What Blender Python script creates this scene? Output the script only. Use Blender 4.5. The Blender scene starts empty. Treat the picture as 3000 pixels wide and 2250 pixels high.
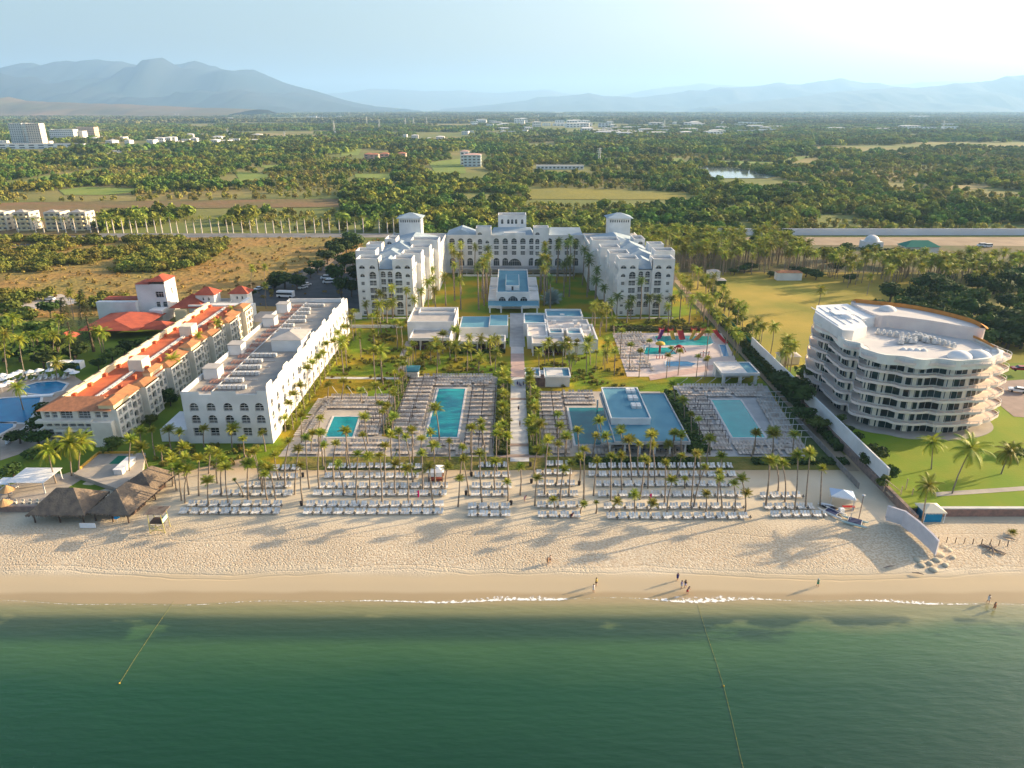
import bpy, math, random
from mathutils import Vector, Matrix
from mathutils.geometry import tessellate_polygon
R=math.radians; PI=math.pi; sin=math.sin; cos=math.cos
rnd=random.Random(7)
C=bpy.context.scene.collection
# ---------------------------------------------------------------- camera frame
F=2082.0; PIT=math.atan((1125-318)/F); H=75.0
SP,CP=math.sin(PIT),math.cos(PIT)
def at(px,py,z=0.0):
    u=(px-1500)/F; v=(py-1125)/F; t=(H-z)/(SP+v*CP)
    return Vector((u*t,(CP-v*SP)*t,z))
def zat(py,Y):
    v=(py-1125)/F
    return H-(SP+v*CP)*Y/(CP-v*SP)
def xat(px,Y,z):
    return (px-1500)/F*(Y*CP+(H-z)*SP)
def pr(X,Y,Z=0.0):
    d=Y*CP+(H-Z)*SP; up=Y*SP-(H-Z)*CP
    return (1500+F*X/d,1125-F*up/d)
cam=bpy.data.cameras.new('camera'); cam.sensor_width=36; cam.lens=F/3000*36; cam.clip_start=1; cam.clip_end=90000
co=bpy.data.objects.new('camera',cam); C.objects.link(co); co.location=(0,0,H); co.rotation_euler=(PI/2-PIT,0,0)
bpy.context.scene.camera=co
# ---------------------------------------------------------------- light
w=bpy.data.worlds.new('World'); bpy.context.scene.world=w; w.use_nodes=True
nt=w.node_tree; bg=nt.nodes['Background']; sk=nt.nodes.new('ShaderNodeTexSky'); sk.sky_type='NISHITA'; sk.sun_disc=False
SEL=R(15.5); SAZ=R(21)   # height of the sun; angle from +X towards +Y
sk.sun_elevation=SEL; sk.sun_rotation=PI/2-SAZ; sk.altitude=60; sk.air_density=1.0; sk.dust_density=5.0; sk.ozone_density=3.0
bg.inputs['Strength'].default_value=0.125; tint=nt.nodes.new('ShaderNodeMix'); tint.data_type='RGBA'; tint.blend_type='MULTIPLY'; tint.inputs[0].default_value=1; tint.inputs[7].default_value=(1.10,1.0,.90,1); nt.links.new(sk.outputs[0],tint.inputs[6]); nt.links.new(tint.outputs[2],bg.inputs[0])
sl=bpy.data.lights.new('sun','SUN'); sl.energy=5.0; sl.angle=R(0.5); sl.color=(1.0,0.75,0.45)
so=bpy.data.objects.new('sun',sl); C.objects.link(so)
sd=Vector((cos(SEL)*cos(SAZ),cos(SEL)*sin(SAZ),sin(SEL)))
so.rotation_euler=sd.to_track_quat('Z','Y').to_euler(); so.location=sd*500
vs=bpy.context.scene.view_settings; vs.view_transform='Standard'; vs.look='None'; vs.exposure=1.5; vs.gamma=1
bpy.context.scene.cycles.volume_bounces=1
bpy.context.scene.cycles.transparent_max_bounces=12
# ---------------------------------------------------------------- materials
MATS={}
def M(name,c,c2=None,sc=0.3,rough=0.85,bump=0.0,bs=None,spec=0.2,rand=0.0,metal=0.0,detail=4,lo=.35,hi=.65,trans=0.0):
    """colour c, patches of c2 by noise (scale 1/m), per-object variation rand, bump height in m"""
    if name in MATS: return MATS[name]
    m=bpy.data.materials.new(name); m.use_nodes=True; n=m.node_tree.nodes; l=m.node_tree.links; b=n['Principled BSDF']
    b.inputs['Roughness'].default_value=rough; b.inputs['Specular IOR Level'].default_value=spec; b.inputs['Metallic'].default_value=metal
    g=n.new('ShaderNodeNewGeometry'); src=None
    col=n.new('ShaderNodeRGB'); col.outputs[0].default_value=(*c,1); src=col.outputs[0]
    if c2:
        t=n.new('ShaderNodeTexNoise'); t.inputs['Scale'].default_value=sc; t.inputs['Detail'].default_value=detail; l.new(g.outputs['Position'],t.inputs['Vector'])
        mr=n.new('ShaderNodeMapRange'); mr.inputs[1].default_value=lo; mr.inputs[2].default_value=hi; l.new(t.outputs['Fac'],mr.inputs[0])
        mx=n.new('ShaderNodeMix'); mx.data_type='RGBA'; mx.inputs[6].default_value=(*c,1); mx.inputs[7].default_value=(*c2,1); l.new(mr.outputs[0],mx.inputs[0]); src=mx.outputs[2]
    if rand:
        oi=n.new('ShaderNodeObjectInfo'); mr=n.new('ShaderNodeMapRange'); mr.inputs[3].default_value=1-rand; mr.inputs[4].default_value=1+rand; l.new(oi.outputs['Random'],mr.inputs[0])
        hs=n.new('ShaderNodeHueSaturation'); l.new(mr.outputs[0],hs.inputs['Value']); l.new(src,hs.inputs['Color'])
        m2=n.new('ShaderNodeMapRange'); m2.inputs[3].default_value=.5-rand*.05; m2.inputs[4].default_value=.5+rand*.05; l.new(oi.outputs['Random'],m2.inputs[0]); l.new(m2.outputs[0],hs.inputs['Hue']); src=hs.outputs[0]
    l.new(src,b.inputs['Base Color'])
    if bump:
        t=n.new('ShaderNodeTexNoise'); t.inputs['Scale'].default_value=bs or sc*4; t.inputs['Detail'].default_value=3; l.new(g.outputs['Position'],t.inputs['Vector'])
        bp=n.new('ShaderNodeBump'); bp.inputs['Distance'].default_value=bump; bp.inputs['Strength'].default_value=1; l.new(t.outputs['Fac'],bp.inputs['Height']); l.new(bp.outputs[0],b.inputs['Normal'])
    if trans:
        tr=n.new('ShaderNodeBsdfTranslucent'); l.new(src,tr.inputs[0]); ms=n.new('ShaderNodeMixShader'); ms.inputs[0].default_value=trans
        o=n['Material Output']; l.new(b.outputs[0],ms.inputs[1]); l.new(tr.outputs[0],ms.inputs[2]); l.new(ms.outputs[0],o.inputs['Surface'])
    MATS[name]=m; return m
white=M('white_plaster',(.75,.74,.72),(.62,.61,.59),.22,.8,detail=9)
cream=M('cream_plaster',(.78,.72,.58),(.68,.62,.50),.4)
yellowp=M('yellow_plaster',(.74,.62,.36),(.66,.56,.34),.4)
roofgrey=M('pale_roof_screed',(.40,.35,.29),(.29,.27,.25),.25,detail=8)
roofbeige=M('beige_roof_tiles',(.46,.42,.38),(.37,.35,.33),.5)
roofblue=M('roof_shade_blue',(.11,.27,.35),(.09,.23,.31),.2)  # bluish shade on the flat roofs is put into this colour
glass=M('dark_glass',(.025,.032,.036),(.07,.08,.075),.15,.15,spec=.35,rand=.6)
glassg=M('green_glass',(.015,.05,.05),(.012,.018,.02),.3,.15,spec=.3,rand=.4)
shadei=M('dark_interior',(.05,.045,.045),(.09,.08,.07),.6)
redroof=M('red_roof_paint',(.56,.15,.06),(.44,.10,.05),.25)
tile=M('clay_tiles',(.47,.20,.10),(.33,.15,.08),1.2,bump=.05,bs=5)
ochre=M('ochre_tiles',(.44,.21,.09),(.33,.15,.07),.8)
orange=M('orange_tiles',(.62,.27,.06),(.5,.2,.05),.6)
stone=M('stone_masonry',(.30,.21,.17),(.20,.15,.13),1.2,bump=.08,bs=2.5)
deckm=M('deck_paving',(.44,.39,.33),(.35,.31,.27),.3)
deckw=M('white_paving',(.62,.60,.57),(.52,.50,.48),.5)
pink=M('pink_plaster',(.78,.66,.58),(.70,.58,.52),.3)
wood=M('dark_timber',(.12,.08,.06),(.08,.05,.04),1.5)
metal=M('pale_metal',(.62,.62,.60),(.5,.5,.5),1.0,.5,metal=.2)
poolw=M('pool_water',(.004,.20,.23),(.006,.26,.28),.3,.12,spec=.2,bump=.03,bs=1.5)
poolb=M('blue_pool_water',(.003,.13,.29),(.004,.17,.34),.3,.12,spec=.2,bump=.03,bs=1.5)
poolt=M('shallow_pool_water',(.01,.33,.32),(.008,.27,.27),.3,.12,spec=.2,bump=.03,bs=1.5)
asphalt=M('asphalt',(.085,.085,.085),(.06,.06,.06),.2)
road_m=M('road_concrete',(.30,.28,.25),(.24,.22,.20),.1)
dirt=M('bare_dirt',(.36,.27,.18),(.27,.20,.13),.08)
lawn=M('lawn_grass',(.13,.20,.006),(.32,.21,.010),.07,.95,bump=.12,bs=2.0,detail=8,lo=.42,hi=.62)
lawnd=M('deep_green_lawn',(.10,.17,.015),(.15,.20,.02),.08,.95,bump=.06,bs=2)
lawny=M('pale_meadow',(.38,.28,.05),(.22,.21,.03),.045,.95,bump=.1,bs=1,detail=6)
dryg=M('dry_grass',(.33,.19,.055),(.24,.19,.05),.03,.95,bump=.9,bs=.3,detail=9)
golf=M('golf_fairway',(.22,.26,.05),(.16,.22,.04),.02,.95)
sheetw=M('white_canvas',(.80,.80,.80),(.74,.74,.75),1)
thatch=M('palm_thatch',(.21,.16,.115),(.13,.105,.085),.8,bump=.15,bs=2.5)
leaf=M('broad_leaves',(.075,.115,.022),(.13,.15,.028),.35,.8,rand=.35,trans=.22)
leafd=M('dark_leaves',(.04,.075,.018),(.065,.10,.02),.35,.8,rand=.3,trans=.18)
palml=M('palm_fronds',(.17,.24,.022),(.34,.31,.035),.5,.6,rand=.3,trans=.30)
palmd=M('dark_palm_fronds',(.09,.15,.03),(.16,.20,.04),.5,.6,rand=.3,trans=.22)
palmg=M('silver_palm_fronds',(.30,.36,.33),(.24,.30,.27),.5,.6)
trunkm=M('palm_trunk_bark',(.30,.24,.18),(.20,.16,.12),2)
bark=M('tree_bark',(.14,.10,.07),(.09,.07,.05),2)
plastic=M('white_lounger_mesh',(.74,.72,.68),(.55,.54,.52),1.8,.6,rand=.15)
brownl=M('taupe_lounger_mesh',(.36,.30,.25),(.55,.50,.45),.5,.7)
dark=M('dark_plastic',(.035,.03,.03))
def col(n,c,**k): return M(n,c,tuple(x*.8 for x in c),1.0,k.pop('rough',.6),**k)
# ---------------------------------------------------------------- object helpers
def T(o,label=None,cat=None,group=None,kind=None):
    if label:o['label']=label
    if cat:o['category']=cat
    if group:o['group']=group
    if kind:o['kind']=kind
    return o
def empty(name,loc,label=None,cat=None,group=None,kind=None):
    o=bpy.data.objects.new(name,None); C.objects.link(o); o.location=loc; o.empty_display_size=.5
    return T(o,label,cat,group,kind)
def rotz(x,y,a): return (x*cos(a)-y*sin(a),x*sin(a)+y*cos(a))
class MB:
    def __init__(s): s.v=[]; s.f=[]
    def add(s,vs,fs):
        k=len(s.v); s.v+= [tuple(p) for p in vs]; s.f+=[tuple(i+k for i in f) for f in fs]; return s
    def box(s,x0,x1,y0,y1,z0,z1,a=0,c=None):
        vs=[(x,y,z) for z in (z0,z1) for x,y in ((x0,y0),(x1,y0),(x1,y1),(x0,y1))]
        if a:
            cx,cy=c or ((x0+x1)/2,(y0+y1)/2)
            vs=[(cx+rotz(x-cx,y-cy,a)[0],cy+rotz(x-cx,y-cy,a)[1],z) for x,y,z in vs]
        return s.add(vs,[(3,2,1,0),(4,5,6,7),(0,1,5,4),(1,2,6,5),(2,3,7,6),(3,0,4,7)])
    def poly(s,pts,z=None):
        P=[Vector((p[0],p[1],z if z is not None else p[2])) for p in pts]
        tr=tessellate_polygon([[Vector((p.x,p.y,0)) for p in P]])
        area=sum(P[i].x*P[(i+1)%len(P)].y-P[(i+1)%len(P)].x*P[i].y for i in range(len(P)))
        out=[]
        for a,b,c in tr:
            n=(P[b]-P[a]).cross(P[c]-P[a]); out.append((a,b,c) if n.z>0 else (a,c,b))
        return s.add(P,out)
    def prism(s,pts,z0,z1,cap=True):
        n=len(pts); P=list(pts)
        if sum(P[i][0]*P[(i+1)%n][1]-P[(i+1)%n][0]*P[i][1] for i in range(n))<0: P=P[::-1]
        s.add([(p[0],p[1],z0) for p in P]+[(p[0],p[1],z1) for p in P],[(i,(i+1)%n,n+(i+1)%n,n+i) for i in range(n)])
        if cap: s.poly(P,z1)
        return s
    def ring(s,out,inn,z0,z1):
        n=len(out); V=[]
        for r,z in ((out,z0),(out,z1),(inn,z1),(inn,z0)): V+=[(p[0],p[1],z) for p in r]
        f=[]
        for i in range(n):
            j=(i+1)%n
            for k in range(4): a=k*n; b=((k+1)%4)*n; f.append((a+i,a+j,b+j,b+i))
        return s.add(V,f)
    def rectring(s,x0,x1,y0,y1,z0,z1,t=.3):
        return s.ring([(x0,y0),(x1,y0),(x1,y1),(x0,y1)],[(x0+t,y0+t),(x1-t,y0+t),(x1-t,y1-t),(x0+t,y1-t)],z0,z1)
    def tube(s,path,rad,n=6,cap=True):
        P=[Vector(p) for p in path]; k=len(s.v); V=[];f=[]
        if not hasattr(rad,'__len__'): rad=[rad]*len(P)
        for i,p in enumerate(P):
            d=(P[min(i+1,len(P)-1)]-P[max(i-1,0)]).normalized()
            a=d.orthogonal().normalized() if abs(d.z)<.9 else Vector((1,0,0)); a=(a-d*a.dot(d)).normalized(); b=d.cross(a)
            V+=[p+(a*cos(2*PI*j/n)+b*sin(2*PI*j/n))*rad[i] for j in range(n)]
        for i in range(len(P)-1):
            for j in range(n): f.append((i*n+j,i*n+(j+1)%n,(i+1)*n+(j+1)%n,(i+1)*n+j))
        if cap: f.append(tuple(range(n))[::-1]); f.append(tuple((len(P)-1)*n+j for j in range(n)))
        return s.add(V,f)
    def cone(s,cx,cy,z0,z1,r0,r1,n=16,cap=True):
        return s.tube([(cx,cy,z0),(cx,cy,z1)],[r0,max(r1,.001)],n,cap)
    def dome(s,cx,cy,z,r,h,n=16,m=5):
        V=[];f=[]
        for i in range(m+1):
            a=i/m*PI/2; V+=[(cx+r*cos(a)*cos(2*PI*j/n),cy+r*cos(a)*sin(2*PI*j/n),z+h*sin(a)) for j in range(n)]
        for i in range(m):
            for j in range(n): f.append((i*n+j,i*n+(j+1)%n,(i+1)*n+(j+1)%n,(i+1)*n+j))
        return s.add(V,f)
    def hip(s,x0,x1,y0,y1,z0,z1,ov=0.4,rx=None):
        x0-=ov;x1+=ov;y0-=ov;y1+=ov; w=x1-x0; d=y1-y0
        i=min(w,d)/2*.98 if rx is None else rx
        if w>=d: a=(x0+i,(y0+y1)/2,z1); b=(x1-i,(y0+y1)/2,z1)
        else: a=((x0+x1)/2,y0+i,z1); b=((x0+x1)/2,y1-i,z1)
        V=[(x0,y0,z0),(x1,y0,z0),(x1,y1,z0),(x0,y1,z0),a,b]
        if w>=d: f=[(0,1,5,4),(1,2,5),(2,3,4,5),(3,0,4)]
        else: f=[(0,1,4),(1,2,5,4),(2,3,5),(3,0,4,5)]
        return s.add(V,f+[(3,2,1,0)])
    def build(s,name,mat,parent=None,smooth=False):
        off=Vector((0,0,0)); p=parent
        while p is not None: off+=p.location; p=p.parent
        me=bpy.data.meshes.new(name); me.from_pydata([(x-off.x,y-off.y,z-off.z) for x,y,z in s.v],[],s.f); me.materials.append(mat)
        if smooth: me.shade_smooth()
        o=bpy.data.objects.new(name,me); C.objects.link(o)
        if parent: o.parent=parent
        return o
def inst(name,src_mesh,loc,rz=0,sc=1,parent=None):
    o=bpy.data.objects.new(name,src_mesh); C.objects.link(o)
    off=Vector((0,0,0)); p=parent
    while p is not None: off+=p.location; p=p.parent
    if parent:o.parent=parent
    o.location=Vector(loc)-off; o.rotation_euler=(0,0,rz)
    o.scale=(sc,sc,sc) if not hasattr(sc,'__len__') else sc
    return o
def mesh_only(mb,name,mat,smooth=False):
    me=bpy.data.meshes.new(name); me.from_pydata(mb.v,[],mb.f); me.materials.append(mat)
    if smooth: me.shade_smooth()
    return me
def sheet(name,pts,z,mat,kind='structure',label=None,cat=None):
    o=MB().poly(pts,z).build(name,mat); T(o,label,cat,None,kind); return o
def rect(x0,x1,y0,y1): return [(x0,y0),(x1,y0),(x1,y1),(x0,y1)]
# window meshes: pane + frame + balcony rail, origin at sill centre, facing -Y
WIN={}
def winmesh(w,h,arch,rail):
    k=(round(w,2),round(h,2),arch,rail)
    if k in WIN: return WIN[k]
    me=bpy.data.meshes.new('window'); V=[];Fs=[];mi=[]
    def q(mb,i):
        k0=len(V); V.extend(mb.v); Fs.extend([tuple(a+k0 for a in f) for f in mb.f]); mi.extend([i]*len(mb.f))
    out=openpts(0,0,w,h,arch)
    pane=MB(); P=[(x,.0,z) for x,z in out]; tr=tessellate_polygon([[Vector((p[0],p[2],0)) for p in P]]); pane.add(P,[(a,c,b) for a,b,c in tr]); q(pane,0)
    fr=MB()
    nb=max(1,round(w/1.1))
    for i in range(1,nb+1 if False else nb): x=-w/2+w*i/nb; fr.box(x-.03,x+.03,-.07,-.01,.02,h*(.8 if arch else .98))
    fr.box(-w/2+.02,w/2-.02,-.07,-.01,h*.62-.05,h*.62+.04)
    q(fr,1)
    if rail:
        r=MB(); r.box(-w/2+.02,w/2-.02,-.52,-.46,.85,.95); r.box(-w/2+.02,w/2-.02,-.52,-.46,.05,.13)
        n=int(w/.24)
        for i in range(n+1): x=-w/2+.04+(w-.08)*i/n; r.box(x-.018,x+.018,-.51,-.47,.13,.85)
        q(r,1)
    me.from_pydata(V,[],Fs); me.materials.append(glass); me.materials.append(white); me.polygons.foreach_set('material_index',mi)
    WIN[k]=me; return me
def openpts(u,v,w,h,arch):
    if arch==0: return [(u-w/2,v),(u+w/2,v),(u+w/2,v+h),(u-w/2,v+h)]
    r=w/2 if arch==1 else min(h*.999,w/2); hh=max(h-r,0.001); P=[(u-w/2,v),(u+w/2,v)]
    if hh>.01: P.append((u+w/2,v+hh))
    n=8
    for i in range(1 if hh>.01 else 1,n): a=PI*i/n; P.append((u+w/2*cos(a),v+hh+r*sin(a)))
    if hh>.01: P.append((u-w/2,v+hh))
    return P
class Bld:
    def __init__(s,name,base,label,cat,group=None):
        s.e=empty(name,base,label,cat,group); s.w=MB(); s.nw=0; s.rest=None
    def facade(s,p0,p1,z0,z1,ops=(),depth=.55,top=None,mb=None,rail=True):
        mb=mb or s.w; p0=Vector(p0); p1=Vector(p1); d=(p1-p0); L=d.length; d/=L; n=Vector((d.y,-d.x)); a=math.atan2(d.y,d.x)
        outer=[(0,z0),(L,z0)]+(list(top)[::-1] if top else [(L,z1),(0,z1)])
        loops=[outer]+[openpts(*o[:5]) for o in ops]
        flat=[p for l in loops for p in l]
        tr=tessellate_polygon([[Vector((p[0],p[1],0)) for p in l] for l in loops])
        W=lambda u,v,k=0:(p0.x+d.x*u-n.x*k,p0.y+d.y*u-n.y*k,v)
        fl=[]
        for t in tr:
            A,B,Cc=[flat[i] for i in t]
            ar=(B[0]-A[0])*(Cc[1]-A[1])-(B[1]-A[1])*(Cc[0]-A[0]); fl.append(t if ar>0 else (t[0],t[2],t[1]))
        mb.add([W(*p) for p in flat],fl)
        for o in ops:
            P=openpts(*o[:5]); m=len(P)
            mb.add([W(*p) for p in P]+[W(*p,depth) for p in P],[(i,m+i,m+(i+1)%m,(i+1)%m) for i in range(m)])
            r=(o[5] if len(o)>5 else rail)
            me=winmesh(o[2],o[3],o[4],r and o[2]>1.0)
            loc=W(o[0],o[1],depth)
            if s.nw<96: inst('window',me,loc,a,1,s.e)
            else:
                if s.rest is None: s.rest=([],[],[])
                k=len(s.rest[0]); 
                for vv in me.vertices:
                    x,y=rotz(vv.co.x,vv.co.y,a); s.rest[0].append((x+loc[0]-s.e.location.x,y+loc[1]-s.e.location.y,vv.co.z+loc[2]-s.e.location.z))
                for p in me.polygons: s.rest[1].append(tuple(i+k for i in p.vertices)); s.rest[2].append(p.material_index)
            s.nw+=1
    def done(s,mat=None,name='wall'):
        s.w.build(name,mat or white,s.e)
        if s.rest:
            me=bpy.data.meshes.new('window'); me.from_pydata(s.rest[0],[],s.rest[1]); me.materials.append(glass); me.materials.append(white); me.polygons.foreach_set('material_index',s.rest[2])
            o=bpy.data.objects.new('window',me); C.objects.link(o); o.parent=s.e; o['kind']='stuff'
        return s.e
# ---------------------------------------------------------------- plants
def crown_mesh(name,seed,n,rx,rz_,leafs,mat,lobes=6,z0=0):
    r=random.Random(seed); L=[]
    for i in range(lobes):
        a=r.uniform(0,2*PI); q=r.uniform(.1,.6) if i else 0
        L.append((q*rx*cos(a),q*rx*sin(a),z0+rz_*r.uniform(-.3,.35),rx*r.uniform(.35,.62),rz_*r.uniform(.35,.6)))
    mb=MB()
    for i in range(n):
        lx,ly,lz,lr,lh=L[i%lobes]
        d=Vector((r.gauss(0,1),r.gauss(0,1),r.gauss(.25,1))).normalized(); q=r.uniform(.7,1.06)
        c=Vector((lx+d.x*lr*q,ly+d.y*lr*q,lz+d.z*lh*q)); nn=(d+Vector((r.gauss(0,.5),r.gauss(0,.5),r.gauss(.2,.5)))).normalized()
        a=nn.orthogonal().normalized(); b=nn.cross(a); t=r.uniform(0,PI); a,b=a*cos(t)+b*sin(t),b*cos(t)-a*sin(t)
        sz=leafs*r.uniform(.6,1.3)
        mb.add([c+a*sz,c+b*sz*.7+nn*sz*.15,c-a*sz,c-b*sz*.7],[(0,1,2,3)])
    return mesh_only(mb,name,mat)
def palm_crown(seed,nf,L,lo,hi,droop,mat,segs=7,wl=.28):
    r=random.Random(seed); mb=MB()
    for i in range(nf):
        az=2*PI*i*.382+r.uniform(-.25,.25); el=R(lo+(hi-lo)*((i+.5)/nf)+r.uniform(-8,8)); ln=L*r.uniform(.8,1.12)
        p=Vector((0,0,0)); pts=[p.copy()]
        for k in range(segs):
            e=el-R(droop)*((k+.5)/segs)**1.3
            p=p+Vector((cos(az)*cos(e),sin(az)*cos(e),sin(e)))*ln/segs; pts.append(p.copy())
        side=Vector((-sin(az),cos(az),0))
        for k in range(segs):
            a,b=pts[k],pts[k+1]; t=(k+.7)/segs; ll=ln*wl*(math.sin(PI*min(1,t*.85+.12))**.7)
            dd=(b-a).normalized()
            mb.add([a+side*.03*L/2,a-side*.03*L/2,b-side*.02*L/2,b+side*.02*L/2],[(0,1,2,3)])
            for s in (-1,1):
                for h in (0,.33,.66):
                    q0=a.lerp(b,h); q1=a.lerp(b,h+.31)
                    tip=q0+(side*s*.86+dd*.55+Vector((0,0,-.45))).normalized()*ll*r.uniform(.85,1.1)+dd*ln/segs*.3
                    mb.add([q0,q1,tip],[(0,1,2)])
    return mesh_only(mb,'crown',mat)
YC=[palm_crown(10+i,26,1.0,14,88,58,palml,7,.40) for i in range(5)]       # young, brush-like
TC=[palm_crown(30+i,27,1.0,-40,82,75,palml,9,.30) for i in range(4)]       # full coconut
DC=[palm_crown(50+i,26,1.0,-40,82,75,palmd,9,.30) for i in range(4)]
palmn=0
def palm(base,top,L,cr,label,group,name='palm_tree',tr=.16,rr=None,cat='palm tree'):
    """base, top world points; L frond length"""
    rr=rr or rnd
    e=empty(name,base,label,cat,group)
    b=Vector(base); t=Vector(top); mid=b.lerp(t,.5); bow=Vector((t.x-b.x,t.y-b.y,0))*-.18+Vector((rr.uniform(-.2,.2),0,0))
    P=[b+(Vector((0,0,-.1))),b.lerp(t,.25)+bow*.75,mid+bow,b.lerp(t,.75)+bow*.7,t]
    MB().tube(P,[tr*1.25,tr,tr*.85,tr*.75,tr*.7],6,False).build('trunk',trunkm,e,True)
    oc_=inst('crown',rr.choice(cr),t,rr.uniform(0,6.28),(L*rr.uniform(.82,1.15),L*rr.uniform(.82,1.15),L*rr.uniform(.85,1.15)),e); oc_.rotation_euler=(rr.gauss(0,.13),rr.gauss(0,.13),rr.uniform(0,6.28))
    return e
# scatter of instances on points (only for masses nobody could count)
def scatter(name,pts,meshes,label,cat):
    """pts: (x,y,z,rot,scale,variant)"""
    vc=bpy.data.collections.new(name+'_kinds')
    for i,m in enumerate(meshes):
        o=bpy.data.objects.new('%s_kind_%02d'%(name,i),m); vc.objects.link(o)
    me=bpy.data.meshes.new(name); me.from_pydata([p[:3] for p in pts],[],[])
    for nm,ty,ix in (('rz','FLOAT',3),('sc','FLOAT',4),('vi','INT',5)):
        a=me.attributes.new(nm,ty,'POINT'); a.data.foreach_set('value',[p[ix] for p in pts])
    o=bpy.data.objects.new(name,me); C.objects.link(o); T(o,label,cat,None,'stuff')
    g=bpy.data.node_groups.new(name,'GeometryNodeTree'); g.interface.new_socket('Geometry',in_out='INPUT',socket_type='NodeSocketGeometry'); g.interface.new_socket('Geometry',in_out='OUTPUT',socket_type='NodeSocketGeometry')
    n=g.nodes; l=g.links; gi=n.new('NodeGroupInput'); go=n.new('NodeGroupOutput'); ip=n.new('GeometryNodeInstanceOnPoints'); ci=n.new('GeometryNodeCollectionInfo')
    ci.inputs['Collection'].default_value=vc; ci.inputs['Separate Children'].default_value=True; ci.inputs['Reset Children'].default_value=True
    def na(nm,ty): x=n.new('GeometryNodeInputNamedAttribute'); x.data_type=ty; x.inputs['Name'].default_value=nm; return [s for s in x.outputs if s.enabled and s.name=='Attribute'][0]
    cx=n.new('ShaderNodeCombineXYZ'); l.new(na('rz','FLOAT'),cx.inputs[2]); l.new(gi.outputs[0],ip.inputs['Points']); l.new(ci.outputs[0],ip.inputs['Instance']); ip.inputs['Pick Instance'].default_value=True
    l.new(na('vi','INT'),ip.inputs['Instance Index']); er=n.new('FunctionNodeEulerToRotation'); l.new(cx.outputs[0],er.inputs[0]); l.new(er.outputs[0],ip.inputs['Rotation']); l.new(na('sc','FLOAT'),ip.inputs['Scale']); l.new(ip.outputs[0],go.inputs[0])
    md=o.modifiers.new('scatter','NODES'); md.node_group=g
    return o
def inpoly(x,y,P):
    c=False; n=len(P); j=n-1
    for i in range(n):
        if (P[i][1]>y)!=(P[j][1]>y) and x<(P[j][0]-P[i][0])*(y-P[i][1])/(P[j][1]-P[i][1]+1e-12)+P[i][0]: c=not c
        j=i
    return c
# ================================================================ SETTING
from mathutils import noise
def nz(x,y,s,k=0): return noise.noise(Vector((x*s,y*s,k)))
# ground
gm=M('land',(.15,.17,.04),(.30,.22,.08),.0035,.95,detail=9,lo=.45,hi=.68,bump=1.5,bs=.02)
sheet('ground',rect(-60000,60000,138,60000),-.05,gm)
# beach
def shore(x):
    return 96.4+.55*sin(x*.045+1.2)+.35*sin(x*.13)+.2*sin(x*.31+2)+(.9 if x>20 else 0)*min(1,max(0,(x-20)/20))*math.exp(-((x-34)/16)**2)
def bz(x,y):
    s=shore(x); d=y-s
    z=-.6+.085*d if d<4 else (-.26+(d-4)*.022 if d<16 else .004)
    if d<-.5: z=-.6+.12*d
    z=min(z,0.0) 
    if d>6: z+=.05*nz(x,y,.25)+.09*nz(x,y,.07,3)*min(1,(d-6)/10)
    return min(z,.05) if y<140 else min(z,-.01)
bm=MB(); nx,ny=300,74; X0,X1,Y0,Y1=-190,190,84,148
V=[(X0+(X1-X0)*i/nx,Y0+(Y1-Y0)*j/ny) for j in range(ny+1) for i in range(nx+1)]
bm.v=[(x,y,bz(x,y)) for x,y in V]; bm.f=[(j*(nx+1)+i,j*(nx+1)+i+1,(j+1)*(nx+1)+i+1,(j+1)*(nx+1)+i) for j in range(ny) for i in range(nx)]
sm=bpy.data.materials.new('sand'); sm.use_nodes=True; n=sm.node_tree.nodes; l=sm.node_tree.links; b=n['Principled BSDF']; b.inputs['Roughness'].default_value=.9; b.inputs['Specular IOR Level'].default_value=.15
g=n.new('ShaderNodeNewGeometry'); sx=n.new('ShaderNodeSeparateXYZ'); l.new(g.outputs['Position'],sx.inputs[0])
def tn(sc,det=3,src=None,typ='ShaderNodeTexNoise'):
    t=n.new(typ); t.inputs['Scale'].default_value=sc
    if 'Detail' in t.inputs and typ!='ShaderNodeTexVoronoi': t.inputs['Detail'].default_value=det
    l.new(src or g.outputs['Position'],t.inputs['Vector']); return t
def mth(op,a,b=None,c=None):
    t=n.new('ShaderNodeMath'); t.operation=op
    for i,v in enumerate((a,b,c)):
        if v is None: continue
        if isinstance(v,(int,float)): t.inputs[i].default_value=v
        else: l.new(v,t.inputs[i])
    return t.outputs[0]
def mr_(v,a,b_,c=0,d=1,smooth=True):
    t=n.new('ShaderNodeMapRange'); t.interpolation_type='SMOOTHSTEP' if smooth else 'LINEAR'; l.new(v,t.inputs[0])
    for i,q in enumerate((a,b_,c,d)): t.inputs[i+1].default_value=q
    return t.outputs[0]
def mixc(f,a,b_):
    t=n.new('ShaderNodeMix'); t.data_type='RGBA'
    for i,q in ((0,f),(6,a),(7,b_)):
        if isinstance(q,tuple): t.inputs[i].default_value=(*q,1)
        elif isinstance(q,(int,float)): t.inputs[i].default_value=q
        else: l.new(q,t.inputs[i])
    return t.outputs[2]
n1=tn(.06,5).outputs['Fac']; n2=tn(2.2,4).outputs['Fac']
Y=mth('ADD',sx.outputs[1],mth('MULTIPLY',mth('SUBTRACT',tn(.05,2).outputs['Fac'],.5),3.0))
dry=mixc(mr_(n1,.35,.65),(.60,.52,.39),(.50,.43,.32))
mid=mixc(mr_(n2,.4,.6),dry,(.46,.36,.25))
dry=mixc(mth('MULTIPLY',mr_(Y,103,106),mr_(Y,123,114,0,1)),dry,mid)
damp=mixc(mr_(Y,101.5,104.5),(.47,.38,.25),dry)
wetc=mixc(mr_(Y,97.7,98.8),(.38,.29,.17),damp)
inner=mixc(mr_(Y,134,143),wetc,(.44,.32,.19))
l.new(inner,b.inputs['Base Color'])
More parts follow.
